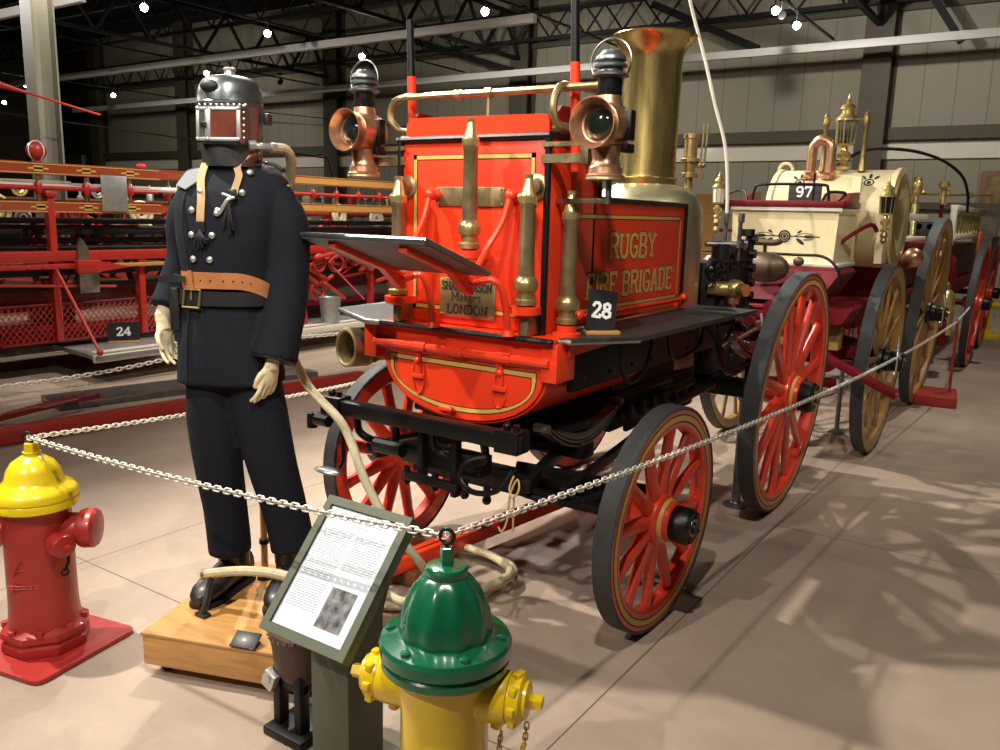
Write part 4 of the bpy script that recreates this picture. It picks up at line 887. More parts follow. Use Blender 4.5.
b.loft(rings); b.lathe((0,0,0),(0,0,1),[(.048,.795),(.05,.80),(.05,.815),(.046,.822),(.03,.826)],30)
for k in range(6):
    a = 2*PI*k/6+.45; b.lathe((.134*cos(a),.134*sin(a),.65),(0,0,1),[(.012,0),(.012,.008),(.004,.012)],10)
bn = b.build('bonnet','green_gloss',h,local=True,label='ribbed glossy green bonnet',sharp=.5)
b = MB(DN); b.lathe((0,0,0),(0,0,1),[(.0175,.82),(.0165,.866),(.014,.868)],5); b.build('operating_nut','green_gloss',bn,local=True)
b = MB(DN); b.torus((0,0,.893),(.3,-1,0),.017,.0048,20,6); b.cyl((0,0,.865),(0,0,.878),.005,None,8); b.build('top_ring','black_iron',bn,local=True)
for s in (-1,1):
    d = V((.947*s,.32*s,0)).normalized(); z = .515
    b = MB(DN); o = V((0,0,z)); b.lathe(o+d*.07, d, [(.066,0),(.062,.08),(.058,.09)],26); ol = b.build('outlet','yellow_gloss',h,local=True)
    b = MB(DN); b.lathe(o+d*.162, d, [(.05,-.004),(.057,0),(.057,.028),(.053,.032),(.045,.034),(.044,.042),(.034,.046),(.02,.047)],26)
    for k in range(8): 
        a = k*PI/4; u = V((-d.y,d.x,0))*cos(a)+V((0,0,1))*sin(a); b.rbox(o+d*.177+u*.056,(.02,.02,.02),None,.004)
    b.lathe(o+d*.208, d, [(.019,0),(.0175,.03),(.014,.032)],5); b.build('outlet_cap','yellow_gloss',ol,local=True)
    b = MB(DN); b.rbox(o+d*.13+V((0,0,-.065)),(.025,.025,.04),None,.006); b.build('chain_lug','yellow_gloss',ol,local=True)
d = V((.947,.32,0)); c0 = GH+d*.19+V((0,0,.46-.055)); 
ck = chain(smoothpath([c0+V((.015,0,0)),c0+V((.01,0,-.05)),c0+V((-.005,0,-.10)),c0+V((-.03,0,-.16)),c0+V((-.055,0,-.17)),c0+V((-.06,0,-.1)),c0+V((-.055,0,-.045))],4),'cap_chain','',m='yellow_gloss',pitch=.014,lw=.004,w=.011)
for kx in ('label','category'): del ck[kx]
l0 = ck.location.copy(); ck.parent = bd; ck.location = l0-GH

# ================================================================== INFORMATION STAND
S = thing('information_stand', 'olive green lectern stand with a sloping framed information sheet', 'information stand', (-1.53,1.55,0))
b = MB(); b.box(-1.60,-1.46,1.48,1.62,.0,.62,.003); b.build('post','olive',S)
b = MB(); b.box(-1.66,-1.40,1.42,1.70,0,.018,.003); b.bar((-1.44,1.62,.01),(-1.40,1.76,.01),.06,.02); b.build('foot_plate','olive',S)
a0, a1 = V((0,1.35,.486)), V((0,1.613,.78)); ev = (a1-a0).normalized(); nv = V((0,-ev.z,ev.y)); W0, W1 = -1.652, -1.348; Ln = (a1-a0).length
def pp(u, v, n_=0.): q = a0+ev*v+nv*n_; return V((W0+u, q.y, q.z))
WW = W1-W0
def slab(mb, u0, u1, v0, v1, n0, n1): mb.ext([pp(u0,v0,n0),pp(u1,v0,n0),pp(u1,v1,n0),pp(u0,v1,n0)], nv*(n1-n0)); return mb
b = MB(); slab(b,0,WW,0,Ln,-.03,-.006); b.build('panel_back','olive',S)
b = MB()
for (u0,u1,v0,v1) in ((0,WW,0,.024),(0,WW,Ln-.024,Ln),(0,.024,.024,Ln-.024),(WW-.024,WW,.024,Ln-.024)): slab(b,u0,u1,v0,v1,-.008,.004)
b.build('panel_frame','olive',S)
b = MB(); slab(b,.026,WW-.026,.026,Ln-.026,-.006,-.003); pg = b.build('printed_page','paper',S)
b = MB(); rnd = random.Random(3)
def textblock(u0, u1, vt, rows, st=.0066, h=.0016):
    for r in range(rows):
        u = u0
        while u < u1-.004:
            w = min(rnd.uniform(.005,.016), u1-u); slab(b,u,u+w,vt-r*st-h,vt-r*st,-.003,-.0027); u += w+.003
textblock(.09,.22,Ln-.052,1,h=.002); textblock(.13,.18,Ln-.064,1)
textblock(.036,.142,Ln-.086,13); textblock(.036,.142,Ln-.182,7); textblock(.036,.142,Ln-.236,12); b.build('print_lines','ink',pg)
b = MB(); textblock(.158,.262,Ln-.09,15); b.build('print_lines','ink',pg)
b = MB(); slab(b,.162,.25,.055,.163,-.003,-.0026); b.build('printed_photograph','photo_grey',pg)
for x in (-1.61,-1.45):
    b = MB(); b.bar((x,1.5,.40),(x,1.58,.60),.01,.12); b.build('panel_bracket','olive',S)

# leather bellows pump behind the stand
t = thing('bellows_pump', 'small brown leather bellows pump on a metal frame, behind the information stand', 'pump', (-1.785,1.62,0))
b = MB(); b.lathe((0,0,.21),(.1,-.15,1),[(.07,-.02),(.085,.02),(.088,.09),(.095,.14),(.088,.15)],26); bl = b.build('bellows','rust_leather',t,local=True)
b = MB()
for k in range(26):
    a = 2*PI*k/26; b.sph((.013+.094*cos(a),-.02+.094*sin(a),.348+.012*sin(a)),.0055,8,5)
b.build('tack_ring','brass_dull',bl,local=True)
b = MB(); b.box(-.075,.09,-.10,.06,.0,.03,.006); b.box(-.06,-.03,-.07,-.03,.03,.22,.006); b.box(.03,.06,-.07,-.03,.03,.22,.006); b.box(-.06,.06,-.06,.02,.15,.185,.006); b.build('frame','black_iron',t,local=True)
b = MB(); b.rbox((-.06,-.075,.175),(.05,.03,.06),M.Rotation(.4,3,'Y'),.008); b.cyl((-.06,-.095,.185),(-.06,-.06,.185),.016,None,12); b.build('crank','silver',t,local=True)

# ================================================================== CHAINS
R0 = V((-2.895,1.409,.775)); G0 = GH+V((0,0,.838))
chain(catenary(R0, G0, .02, 50), 'barrier_chain', 'white plastic chain hanging from the red hydrant to the green-topped hydrant')
chain(catenary(G0, (-.79,8.4,.735), .085, 70), 'barrier_chain', 'white plastic chain from the green-topped hydrant past the engine wheels to the red stanchion', pitch=.024)
chain(catenary(R0, (-3.25,3.6,.62), .02, 50), 'barrier_chain', 'white plastic chain stretching back from the red hydrant behind the mannequin')
# ================================================================== HOSE WAGON 97
W = thing('hose_wagon', 'cream and maroon chemical hose wagon with a big cream tank and natural wood wheels', 'fire wagon', (-1.53,7.2,0))
def Q(mb, name, m, parent=W, **k): return mb.build(name, m, parent, **k)
x0, x1, fy = -1.93, -1.25, 5.6
b = MB(); b.ext([(x0,fy+.03,1.30),(x1-.02,fy+.03,1.30),(x1,fy,1.66),(x0,fy,1.66)],(0,.5,0)); seat = Q(b,'seat_box','cream')
b = MB(); b.box(x0-.01,x1+.02,fy-.02,fy+.5,1.635,1.66,.004); b.box(x0-.01,x1+.02,fy-.005,fy+.5,1.285,1.31,.004); Q(b,'moulding','white_paint',seat)
b = MB(); b.box(x0-.02,x1+.03,fy-.03,fy+.45,1.66,1.70,.006); b.ext([(x1-.02,fy+.1,1.68),(x1-.02,fy+.5,1.68),(x1-.02,fy+.5,1.77),(x1-.02,fy+.3,1.76)],(.025,0,0)); b.ext([(x0,fy+.1,1.68),(x0,fy+.5,1.68),(x0,fy+.5,1.77),(x0,fy+.3,1.76)],(.025,0,0)); Q(b,'seat_rail_board','maroon',seat)
b = MB(); cx, cz = -1.58, 1.475
fyy = lambda z: fy+.03-.03*(z-1.30)/.36
b.torus((cx,fyy(cz)-.001,cz),(0,1,0),.034,.006,20,6); b.torus((cx,fyy(cz)-.001,cz),(0,1,0),.02,.005,16,6); b.sph((cx,fyy(cz),cz),(.012,.004,.012),10,6)
for s in (-1,1):
    for dx, dz, rr in ((.10,.035,.6),(.10,-.03,-.6),(.15,.0,0)):
        b.sph((cx+s*dx,fyy(cz)-.0005,cz+dz),(.03,.003,.011),12,6,M.Rotation(-s*rr,3,'Y'))
    b.tube([(cx+s*.04,fyy(cz),cz),(cx+s*.22,fyy(cz),cz)],.0035,6); b.tube(smoothpath([(cx+s*.06,fyy(cz),cz),(cx+s*.12,fyy(cz),cz+.02),(cx+s*.18,fyy(cz),cz+.01),(cx+s*.17,fyy(cz),cz-.015),(cx+s*.12,fyy(cz),cz-.02)],4),.003,6)
Q(b,'floral_emblem','black_ink',seat)
b = MB(); b.tube(smoothpath([(-1.8,fy-.01,1.70),(-1.79,fy-.01,1.77),(-1.74,fy-.01,1.80),(-1.38,fy-.01,1.80),(-1.33,fy-.01,1.77),(-1.32,fy-.01,1.70)],5),.009,8); b.tube(smoothpath([(-1.36,fy+.0,1.70),(-1.33,fy,1.75),(-1.26,fy,1.755),(-1.23,fy+.02,1.74),(-1.29,fy,1.68)],4),.009,8); b.tube(smoothpath([(-2.0,fy+.05,1.70),(-1.97,fy+.05,1.75),(-1.88,fy+.05,1.76),(-1.84,fy,1.70)],4),.007,8); b.cyl((-1.42,fy,1.7),(-1.42,fy,1.87),.007,None,8); Q(b,'seat_rail','black')
b = MB(); b.tube(smoothpath([(-2.05,5.42,1.365),(-1.45,5.42,1.365),(-1.28,5.42,1.36),(-1.19,5.42,1.29),(-1.17,5.42,1.2)],5),.009,8); Q(b,'dash_rail','black')
b = MB(); b.ext([(-2.0,5.46,1.06),(-1.3,5.46,1.08),(-1.2,5.52,1.25),(-1.25,5.56,1.29),(-2.0,5.56,1.29)],(0,.5,0)); b.box(-1.95,-1.2,5.44,6.1,.95,1.04,.01); b.ext([(-1.35,5.44,1.02),(-1.08,5.44,1.05),(-1.14,5.44,.95),(-1.3,5.44,.93)],(0,.3,0)); Q(b,'foot_well','maroon')
b = MB(); b.sph((-1.61,5.36,1.28),(.15,.07,.095),22,12); b.cyl((-1.61,5.37,1.28),(-1.61,5.46,1.28),.03,None,12); Q(b,'foot_gong','bronze',label='dark oval foot gong')
b = MB(); b.cyl((-1.63,5.4,1.28),(-1.63,5.38,1.43),.012,None,8); b.tube(smoothpath([(-1.73,5.38,1.42),(-1.69,5.37,1.435),(-1.57,5.37,1.435),(-1.53,5.38,1.45)],4),.02,8); b.sph((-1.42,5.4,1.325),(.035,.02,.03)); Q(b,'pedal','bronze')
DX, DY, DZ, DR = -1.5, 6.62, 1.60, .345
b = MB(); b.lathe((-1.92,DY,DZ),(1,0,0),[(DR-.06,0),(DR-.02,.006),(DR,.03),(DR,.81),(DR-.02,.84),(DR-.05,.85)],56); tk = Q(b,'tank','cream')
b = MB(); b.lathe((-1.07,DY,DZ),(1,0,0),[(DR-.045,-.01),(DR-.03,.012),(DR-.05,.02),(DR-.10,.02),(DR-.115,.0),(DR-.16,-.01),(DR-.19,.0),(DR-.24,.012),(.03,.02)],48); Q(b,'tank_end','brass_bright',tk)
b = MB(); b.lathe((-1.075,DY,DZ),(1,0,0),[(DR+.004,-.04),(DR+.014,-.02),(DR+.014,.0),(DR-.04,.006)],48); Q(b,'tank_rim','cream',tk)
b = MB(); b.lathe((-1.92,DY,DZ),(1,0,0),[(DR+.002,-.01),(DR+.012,.0),(DR+.012,.03),(DR,.04)],48); b.torus((-1.88,DY-.05,DZ+DR),(0,1,.2),.05,.012); Q(b,'tank_rim','cream',tk)
for x in (-1.72,-1.25):
    b = MB()
    c = V((x,DY-DR*cos(.8),DZ+DR*sin(.8))); n_ = V((0,-cos(.8),sin(.8))); up = V((0,sin(.8),cos(.8)))
    R = M((V((1,0,0)), n_, up)).transposed()
    b.torus(c,n_,.03,.005,16,6); b.sph(c,(.016,.004,.016),10,6,R)
    for an in (-.7,.0,.7): b.sph(c+up*.065*cos(an)+V((1,0,0))*.065*sin(an),(.01,.003,.024),10,6,R @ M.Rotation(an,3,'Y'))
    Q(b,'tank_ornament','black_ink',tk)
b = MB(); b.box(-1.32,-1.22,DY-.42,DY+.2,1.26,1.92,.02) if 0 else b.ext([(-1.34,6.2,1.3),(-1.34,6.28,1.88),(-1.34,6.34,1.88),(-1.34,6.3,1.3)],(.06,0,0)); b.ext([(-1.14,6.24,1.30),(-1.14,6.22,1.45),(-1.14,6.3,1.52),(-1.14,6.4,1.3)],(.05,0,0)); Q(b,'tank_saddle','cream')
b = MB(); p = [(-1.66,6.42,1.90),(-1.66,6.42,2.05),(-1.65,6.42,2.11),(-1.60,6.42,2.15),(-1.54,6.42,2.11),(-1.53,6.42,2.05),(-1.53,6.42,1.92)]; b.tube(smoothpath(p,5),.034,14); Q(b,'pipe_arch','copper')
for x in (-1.66,-1.53):
    b = MB(); b.lathe((x,6.42,1.87),(0,0,1),[(.05,0),(.05,.02),(.04,.025),(.045,.05),(.036,.055)],18); Q(b,'pipe_union','copper')
b = MB(); b.cyl((-1.36,6.1,1.66),(-1.36,6.1,1.76),.11,.115,22); Q(b,'copper_cap','copper')
def lantern(c, s, label, grp=None, stem=0., glass='clear_glass'):
    t = thing('wagon_lantern', label, 'lantern', c, 0, grp)
    b = MB(); b.lathe((0,0,0),(0,0,1),[(.05*s,0),(.06*s,.02*s),(.03*s,.05*s),(.035*s,.08*s),(.06*s,.10*s),(.065*s,.14*s),(.03*s,.17*s),(.025*s,.2*s),(.085*s,.215*s),(.09*s,.23*s)],20); b.build('lantern_base','brass_bright',t,local=True)
    b = MB(); b.lathe((0,0,0),(0,0,1),[(.082*s,.23*s),(.095*s,.44*s),(.092*s,.44*s),(.079*s,.23*s)],8); b.build('lantern_glass',glass,t,local=True,flat=True)
    b = MB()
    for k in range(8):
        a = 2*PI*k/8; b.cyl((.083*s*cos(a),.083*s*sin(a),.23*s),(.096*s*cos(a),.096*s*sin(a),.44*s),.005*s,None,6)
    b.build('lantern_bars','brass_bright',t,local=True)
    b = MB(); b.lathe((0,0,0),(0,0,1),[(.105*s,.44*s),(.105*s,.455*s),(.06*s,.50*s),(.06*s,.53*s),(.08*s,.545*s),(.05*s,.58*s),(.02*s,.60*s),(.03*s,.615*s),(.012*s,.63*s),(.015*s,.65*s),(.0,.69*s)],20); b.build('lantern_cap','brass_bright',t,local=True)
    if stem:
        b = MB(); b.lathe((0,0,-stem),(0,0,1),[(.02*s,0),(.045*s,.02),(.025*s,.05),(.025*s,stem-.06),(.05*s,stem-.03),(.03*s,stem)],14); b.build('lantern_stem','brass_dull',t,local=True)
    return t
lantern((-1.46,6.5,1.945), .76, 'large brass lantern with glass panes on top of the cream tank')
b = MB()
for x in (-1.60,-1.33): b.lathe((x,6.5,1.93),(0,0,1),[(.03,0),(.026,.03),(.017,.10),(.015,.3),(.02,.31),(.026,.33),(.018,.36),(.02,.385),(.0,.41)],14); b.cyl((x,6.5,2.29),(-1.46,6.5,2.28),.007,None,8)
Q(b,'lantern_post','brass')
lantern((-2.0,5.5,1.58), .44, 'brass side lantern at the left front of the cream wagon, by the white cord', 'side lanterns on the cream wagon', .1, 'white_paint')
lantern((-1.06,6.05,1.52), .50, 'brass side lantern at the right front of the cream wagon, on a maroon arm', 'side lanterns on the cream wagon', .08, 'dark_glass')
b = MB(); b.tube(smoothpath([(-1.1,6.02,1.52),(-1.12,5.95,1.56),(-1.18,5.85,1.52),(-1.27,5.78,1.44)],5),.014,8); Q(b,'lantern_arm','maroon')
b = MB(); b.tube([(-1.98,5.52,1.5),(-1.93,5.6,1.5)],.012,8); Q(b,'lantern_arm','maroon')
b = MB(); b.tube(smoothpath([(-1.5,6.55,1.98),(-1.46,7.0,2.10),(-1.4,7.6,2.17),(-1.25,8.3,2.19),(-1.1,8.9,2.14),(-.98,9.25,2.02),(-.93,9.35,1.86),(-.92,9.38,1.7)],6),.014,8); Q(b,'hose_hoop','black')
b = MB(); b.box(-1.9,-1.15,5.9,9.0,.88,1.02,.01); b.box(-1.85,-1.2,6.9,9.0,1.02,1.34,.01); b.box(-1.95,-1.1,8.0,9.1,1.3,1.42,.01); Q(b,'wagon_body','maroon')
b = MB(); b.box(-1.7,-1.18,5.62,5.72,.76,.92,.01); b.cyl((-1.36,5.60,.86),(-1.36,5.63,.86),.03,None,14); Q(b,'front_beam','wood_wheel')
b = MB(); b.bar((-1.8,5.85,.66),(-1.12,5.85,.66),.07,.05,b=.01); b.bar((-1.5,5.7,.56),(-1.2,5.75,.52),.06,.06,b=.01); b.cyl((-1.25,5.65,.66),(-1.25,5.75,.66),.05,None,14); b.cyl((-1.13,5.8,.74),(-1.13,5.88,.74),.045,None,14); b.lathe((-1.5,6.2,.72),(0,0,1),[(.3,0),(.33,0),(.33,.04),(.3,.04)],30); b.box(-1.8,-1.25,6.1,6.3,.6,.72,.01); Q(b,'turntable','maroon')
b = MB(); b.bar((-1.4,5.75,.80),(-1.19,5.42,.74),.05,.05,b=.006); b.bar((-1.195,5.41,.742),(-.79,5.4,.566),.055,.05,b=.006); b.cyl((-.79,5.4,.566),(-.775,5.4,.559),.03,None,12); Q(b,'draw_shaft','maroon')
b = MB()
for x in (-1.25,-1.85): b.tube(smoothpath([(x,5.85,.98),(x,6.2,.86),(x,6.55,.98)],6),.022,8); b.tube(smoothpath([(x,8.0,1.02),(x,8.4,.9),(x,8.8,1.02)],6),.022,8); b.tube(smoothpath([(x,7.0,1.04),(x,7.3,1.12),(x,7.6,1.04)],6),.03,8)
Q(b,'wagon_springs','maroon')
b = MB(); b.cyl((-2.05,6.2,.65),(-1.05,6.2,.65),.03,None,12); b.cyl((-2.05,8.2,.81),(-1.05,8.2,.81),.035,None,12); Q(b,'wagon_axles','maroon')
b = MB(); b.cyl((-1.1,7.35,1.28),(-1.02,7.1,1.32),.06,.07,18); b.sph((-1.02,7.1,1.32),.075,16,10); b.cyl((-1.25,7.5,1.25),(-1.1,7.35,1.28),.05,None,14); Q(b,'hose_outlet','copper')
b = MB(); b.ext([(-1.22,7.2,1.3),(-1.22,7.3,1.3),(-1.22,7.36,1.66),(-1.22,7.26,1.66)],(.04,0,0)); b.box(-1.9,-1.2,7.5,9.0,1.42,1.46,.005); b.box(-1.24,-1.2,7.5,9.0,1.60,1.66,.005); b.box(-1.9,-1.86,7.5,9.0,1.60,1.66,.005); Q(b,'basket_frame','white_paint')
b = MB(); b.lathe((-1.75,7.6,1.46),(0,0,1),[(.12,0),(.12,.2),(.05,.25)],18); b.lathe((-1.45,7.9,1.46),(0,0,1),[(.12,0),(.12,.2),(.05,.25)],18); Q(b,'hose_roll','leather_black')
WW_ = ('rubber','wood_wheel','wood_wheel','black')
def sw(name, c, r, band, tw, n_, s, k, rot): return wheel(name, W, c, r, band, tw, n_, s, k, WW_, .075, .13, rot, 0, .036, False, hubm='black')
sw('front_wheel', cen(-1.01,6.2,.65,.03,1), .65, .082, .075, 12, 1, .03, .1)
sw('front_wheel', cen(-2.07,6.2,.65,.03,-1), .65, .082, .075, 12, -1, .03, .2)
sw('rear_wheel', cen(-1.03,8.2,.815,.06,1), .815, .092, .078, 14, 1, .06, .05)
sw('rear_wheel', cen(-2.07,8.2,.815,.06,-1), .815, .092, .078, 14, -1, .06, .1)
for y, z, x in ((6.2,.66,-.92),(8.2,.82,-.90)):
    b = MB(); b.torus((x,y-.02,z+.02),(1,.2,0),.14,.006,26,6); Q(b,'hub_hoop','silver')
for y, z, x in ((6.2,.66,-.92),(8.2,.82,-.9)):
    b = MB(); b.cyl((x-.05,y,z),(x+.06,y,z),.02,.012,12); Q(b,'hub_tip','steel' if y < 7 else 'brass')
t = thing('number_placard', 'dark placard numbered 97 behind the cream seat box of the wagon', 'placard', (-1.51,5.75,1.70), 0)
b = MB(); b.box(-.105,.105,-.003,.003,0,.115); b.build('card','blackboard',t,local=True)
b = MB(); lettering(b,'97',(-.06,-.0035,.03),(1,0,0),(0,0,1),.062,width=.11,wt=.2); b.build('number','white_ink',t,local=True)

# white cord hanging from above the engine
b = MB(); b.tube(smoothpath([(-2.23,5.0,3.6),(-2.14,5.0,3.1),(-2.078,5,2.84),(-1.96,5,2.495),(-1.88,5,2.24),(-1.80,5,2.0),(-1.765,5,1.74),(-1.75,5,1.36),(-1.75,5.0,1.15)],5),.0105,8); tag(b.build('cord','white_paint'),'white cord hanging down between the engine\'s boiler and the cream wagon','cord')

# ================================================================== WAGON BEHIND
G = thing('ladder_wagon', 'maroon wagon with a white railed body and red wheels, behind the cream wagon', 'fire wagon', (-1.5,11.5,0))
def U(mb, name, m, parent=G, **k): return mb.build(name, m, parent, **k)
b = MB(); b.box(-2.0,-1.15,9.9,13.4,.95,1.35,.02); b.box(-2.05,-1.1,9.95,13.4,.8,.95,.01); b.box(-1.8,-1.0,9.6,10.0,.35,.62,.01); U(b,'body','maroon')
b = MB()
for z, w in ((1.42,.05),(1.72,.06)): b.box(-1.14,-1.06,10.0,13.4,z,z+w,.006); b.box(-2.06,-1.98,10,13.4,z,z+w,.006)
for y in (10.0,13.35): b.box(-1.13,-1.07,y-.03,y+.03,1.36,1.76,.006)
b.box(-1.16,-.9,12.9,13.3,1.36,1.80,.006)
U(b,'body_rail','white_paint')
for k in range(9):
    b = MB(); b.lathe((-1.1,10.3+k*.33,1.47),(0,0,1),[(.02,0),(.03,.02),(.018,.06),(.03,.12),(.03,.16),(.018,.22),(.03,.24),(.02,.25)],10); U(b,'baluster','brass_bright')
b = MB(); b.tube([(-1.8,9.6,1.88),(-.95,12.4,1.95)],.014,8)
for y in (10.6,11.2,11.8): b.lathe((-1.5+(y-10.6)*.3,y,1.9),(0,0,1),[(.02,0),(.04,.02),(.02,.05),(.03,.07)],12)
U(b,'top_rail','brass_bright')
b = MB()
for k in range(7): b.cyl((-1.9+k*.1,9.9,1.55),(-1.9+k*.1,13.0,1.55),.03,None,10)
b.box(-2.0,-1.2,9.9,10.0,1.35,1.6,.01); U(b,'hose_load','leather_black')
for x, y, zt, zb in ((-1.43,9.7,2.07,1.42),(-1.22,10.0,2.03,1.78)):
    b = MB(); L = zt-zb; b.lathe((x,y,zb),(0,0,1),[(.035,0),(.04,.02),(.03,.04),(.036,L*.5),(.022,L*.55),(.03,L*.6),(.022,L*.66),(.05,L*.72),(.055,L*.86),(.04,L*.9),(.045,L*.95),(.02,L*.98),(.0,L)],14); U(b,'torch_lamp','brass_bright')
b = MB(); b.cyl((-1.22,10.0,1.3),(-1.22,10.0,1.8),.02,None,10); U(b,'lamp_post','maroon')
t = thing('extinguisher', 'brass cylinder extinguisher hanging beside the large wooden wheel', 'extinguisher', (-1.05,9.7,.46))
b = MB(); b.lathe((0,0,0),(0,0,1),[(.09,0),(.095,.02),(.095,.38),(.09,.41),(.06,.45),(.03,.47)],24); b.build('cylinder','brass_bright',t,local=True)
b = MB(); b.lathe((0,0,0),(0,0,1),[(.03,.46),(.04,.48),(.04,.52),(.02,.54)],14); b.build('valve','brass',t,local=True)
b = MB(); b.rbox((-.88,10.55,1.33),(.02,.18,.36),M.Rotation(.15,3,'X'),.004); U(b,'flag_plate','orange')
b = MB(); b.cyl((-2.2,10.8,.72),(-.98,10.8,.72),.035,None,12); U(b,'axle','maroon')
b = MB(); b.cyl((-2.2,12.6,.72),(-.98,12.6,.72),.035,None,12); U(b,'axle','maroon')
b = MB(); b.lathe((-1.5,10.4,1.0),(1,0,0),[(.25,-.35),(.25,.4),(.2,.44)],26); U(b,'drum','maroon')
RW2 = ('rubber','red_wheel','red_wheel','black')
for x, y, s in ((-.86,10.8,1),(-2.16,10.8,-1),(-.9,12.7,1),(-2.1,12.7,-1)): wheel('wagon_wheel', G, (x+.03*s,y,.72), .72, .09, .07, 12, s, .05, RW2, .08, .13, .1, 0, .034, False)

# red stanchion, yellow hydrant far right, leg of a trestle
t = thing('barrier_post', 'thin red stanchion on a square red base holding the white chain', 'stanchion', (-.79,8.4,0))
b = MB(M.Translation((-.10,-.02,0)) @ M.Rotation(.12,4,'Z')); b.box(-.17,.17,-.26,.26,0,.09,.006); b.build('post_base','red_hyd',t,local=True)
b = MB(); b.cyl((0,.05,.09),(0,0,.735),.013,None,10); b.torus((0,0,.745),(1,0,0),.016,.004); b.build('post_shaft','red_hyd',t,local=True)
h = thing('fire_hydrant', 'small bright yellow hydrant on a yellow base, far right behind the chain', 'fire hydrant', (-1.0,13.9,0))
b = MB(); b.box(-.26,.26,-.26,.26,0,.05,.006); b.build('base_plate','yellow_paint',h,local=True)
b = MB(); b.lathe((0,0,0),(0,0,1),[(.16,.05),(.16,.09),(.12,.1),(.11,.5),(.13,.55)],24); b.cyl((-.2,0,.45),(.2,0,.45),.05,None,14); b.cyl((0,-.18,.45),(0,0,.45),.06,None,14); b.build('barrel','yellow_paint',h,local=True)
b = MB(); b.lathe((0,0,0),(0,0,1),[(.15,.55),(.15,.6),(.12,.62),(.1,.7),(.03,.76),(.025,.8)],24); b.build('bonnet','yellow_paint',h,local=True)
chain(catenary((-.79,8.4,.745),(-1.0,13.9,.82),.05,50),'barrier_chain','white plastic chain from the red stanchion to the far yellow hydrant',pitch=.03)
b = MB(); b.lathe((-1.33,6.55,0),(0,0,1),[(.06,0),(.06,.012),(.018,.03),(.016,.68),(.03,.69)],14); tag(b.build('axle_stand','steel_dark'),'thin grey prop under the front of the cream wagon','stand')
# ================================================================== LADDER TRUCK, LEFT BACKGROUND
LX = -7.6
def ladder(name, label, y0, y1, zt, zb, x, m, hr, rung0, dr, mid=True, orn=True):
    t = thing(name, label, 'ladder', (x,(y0+y1)/2,zb), 0, 'ladders on edge on the red ladder truck')
    for z in (zt, zb):
        pts = [(y0,z-hr/2),(y1-hr*.3,z-hr/2)]+[(y1-hr*.3+hr*.5*sin(a), z-hr/2*cos(a)) for a in (.5,1.0,1.57,2.1,2.6)]+[(y1-hr*.3,z+hr/2),(y0,z+hr/2)]
        b = MB(); b.ext([(x-.02,yy,zz) for yy, zz in pts],(.045,0,0)); r = b.build('rail',m,t)
        b = MB()
        for zz in (z-hr*.4,z+hr*.4): b.box(x+.0255,x+.027,y0,y1-hr*.4,zz-.004,zz+.004)
        yy = rung0
        if orn:
            while yy < y1-.1:
                if yy > y0: b.box(x+.0255,x+.0275,yy-.09,yy+.09,z-.008,z+.008); b.box(x+.0255,x+.0275,yy-.04,yy+.04,z-.025,z+.025)
                yy += dr
            b.build('gilt_lining','goldpaint',r)
        else: b.build('edge_line','wood_brown',r)
    yy = rung0
    while yy < y1-.12:
        if yy > y0:
            b = MB(); b.cyl((x,yy,zb+hr/2),(x,yy,zt-hr/2),.014,None,10); rg = b.build('rung','brass_dull',t)
            b = MB(); b.lathe((x,yy,(zt+zb)/2),(0,0,1),[(.016,-.06),(.035,-.03),(.035,.03),(.016,.06)],10); b.build('rung_socket','truck_red',rg)
        yy += dr
    if mid: b = MB(); b.cyl((x+.0,y0,(zt+zb)/2),(x,y1-.05,(zt+zb)/2),.02,None,10); b.build('middle_rod','truck_red',t)
    return t
ladder('wooden_ladder','red ladder with gilt lining along the top of the ladder truck, left of the mannequin',1.4,5.18,1.86,1.53,LX,'ladder_red',.10,2.22,.435)
ladder('wooden_ladder','red ladder behind the lined one, its end showing beside the mannequin\'s shoulder',1.8,5.75,1.875,1.545,LX-.25,'ladder_red',.10,1.95,.435,orn=False)
ladder('wooden_ladder','varnished wooden ladder on the ladder truck, between the mannequin and the red engine',5.75,9.6,1.90,1.585,LX,'wood_rail',.10,6.05,.385,orn=False)
TK = thing('ladder_truck', 'long red ladder truck with mesh basket and grey running board', 'fire truck', (LX,5.5,0))
def Z_(mb, name, m, parent=TK, **k): return mb.build(name, m, parent, **k)
b = MB(); b.box(LX-.04,LX+.06,1.2,9.8,1.05,1.14,.006); b.box(LX-.3,LX+.08,1.2,4.2,.985,1.03,.006)
for k in range(20): b.sph((LX+.082,1.4+k*.14,1.005),.012,8,5)
Z_(b,'main_beam','truck_red')
for y, zt in ((3.2,1.05),(4.05,1.66),(4.9,1.05),(6.6,1.05),(8.2,1.05)):
    b = MB(); b.box(LX-.05,LX+.03,y-.032,y+.032,.32,zt,.008); b.box(LX-.06,LX+.05,y-.048,y+.048,zt-.04,zt,.006); Z_(b,'upright_post','truck_red')
for z, x in ((.94,LX-.1),(.80,LX-.15),(1.22,LX-.3),(1.30,LX-.35),(1.40,LX-.45)):
    b = MB(); b.box(x-.06,x,1.2,9.6,z-.028,z+.028,.006); Z_(b,'dark_rail','black_iron')
for z, x in ((1.36,LX-.2),(1.17,LX-.25)):
    b = MB(); b.cyl((x,1.2,z),(x,9.4,z-.03),.022,None,10); Z_(b,'suction_pole','black')
b = MB(); b.cyl((LX,2.2,.93),(LX+.05,4.6,.80),.014,None,8); Z_(b,'stay_rod','truck_red')
b = MB(); b.cyl((LX+.03,4.03,1.02),(LX+.70,4.02,.30),.014,None,8); b.sph((LX+.70,4.02,.30),.03,10,6); Z_(b,'stay_rod','truck_red')
b = MB(); b.cyl((LX+.03,7.3,1.02),(LX+.5,7.55,.50),.012,None,8); Z_(b,'stay_rod','truck_red')
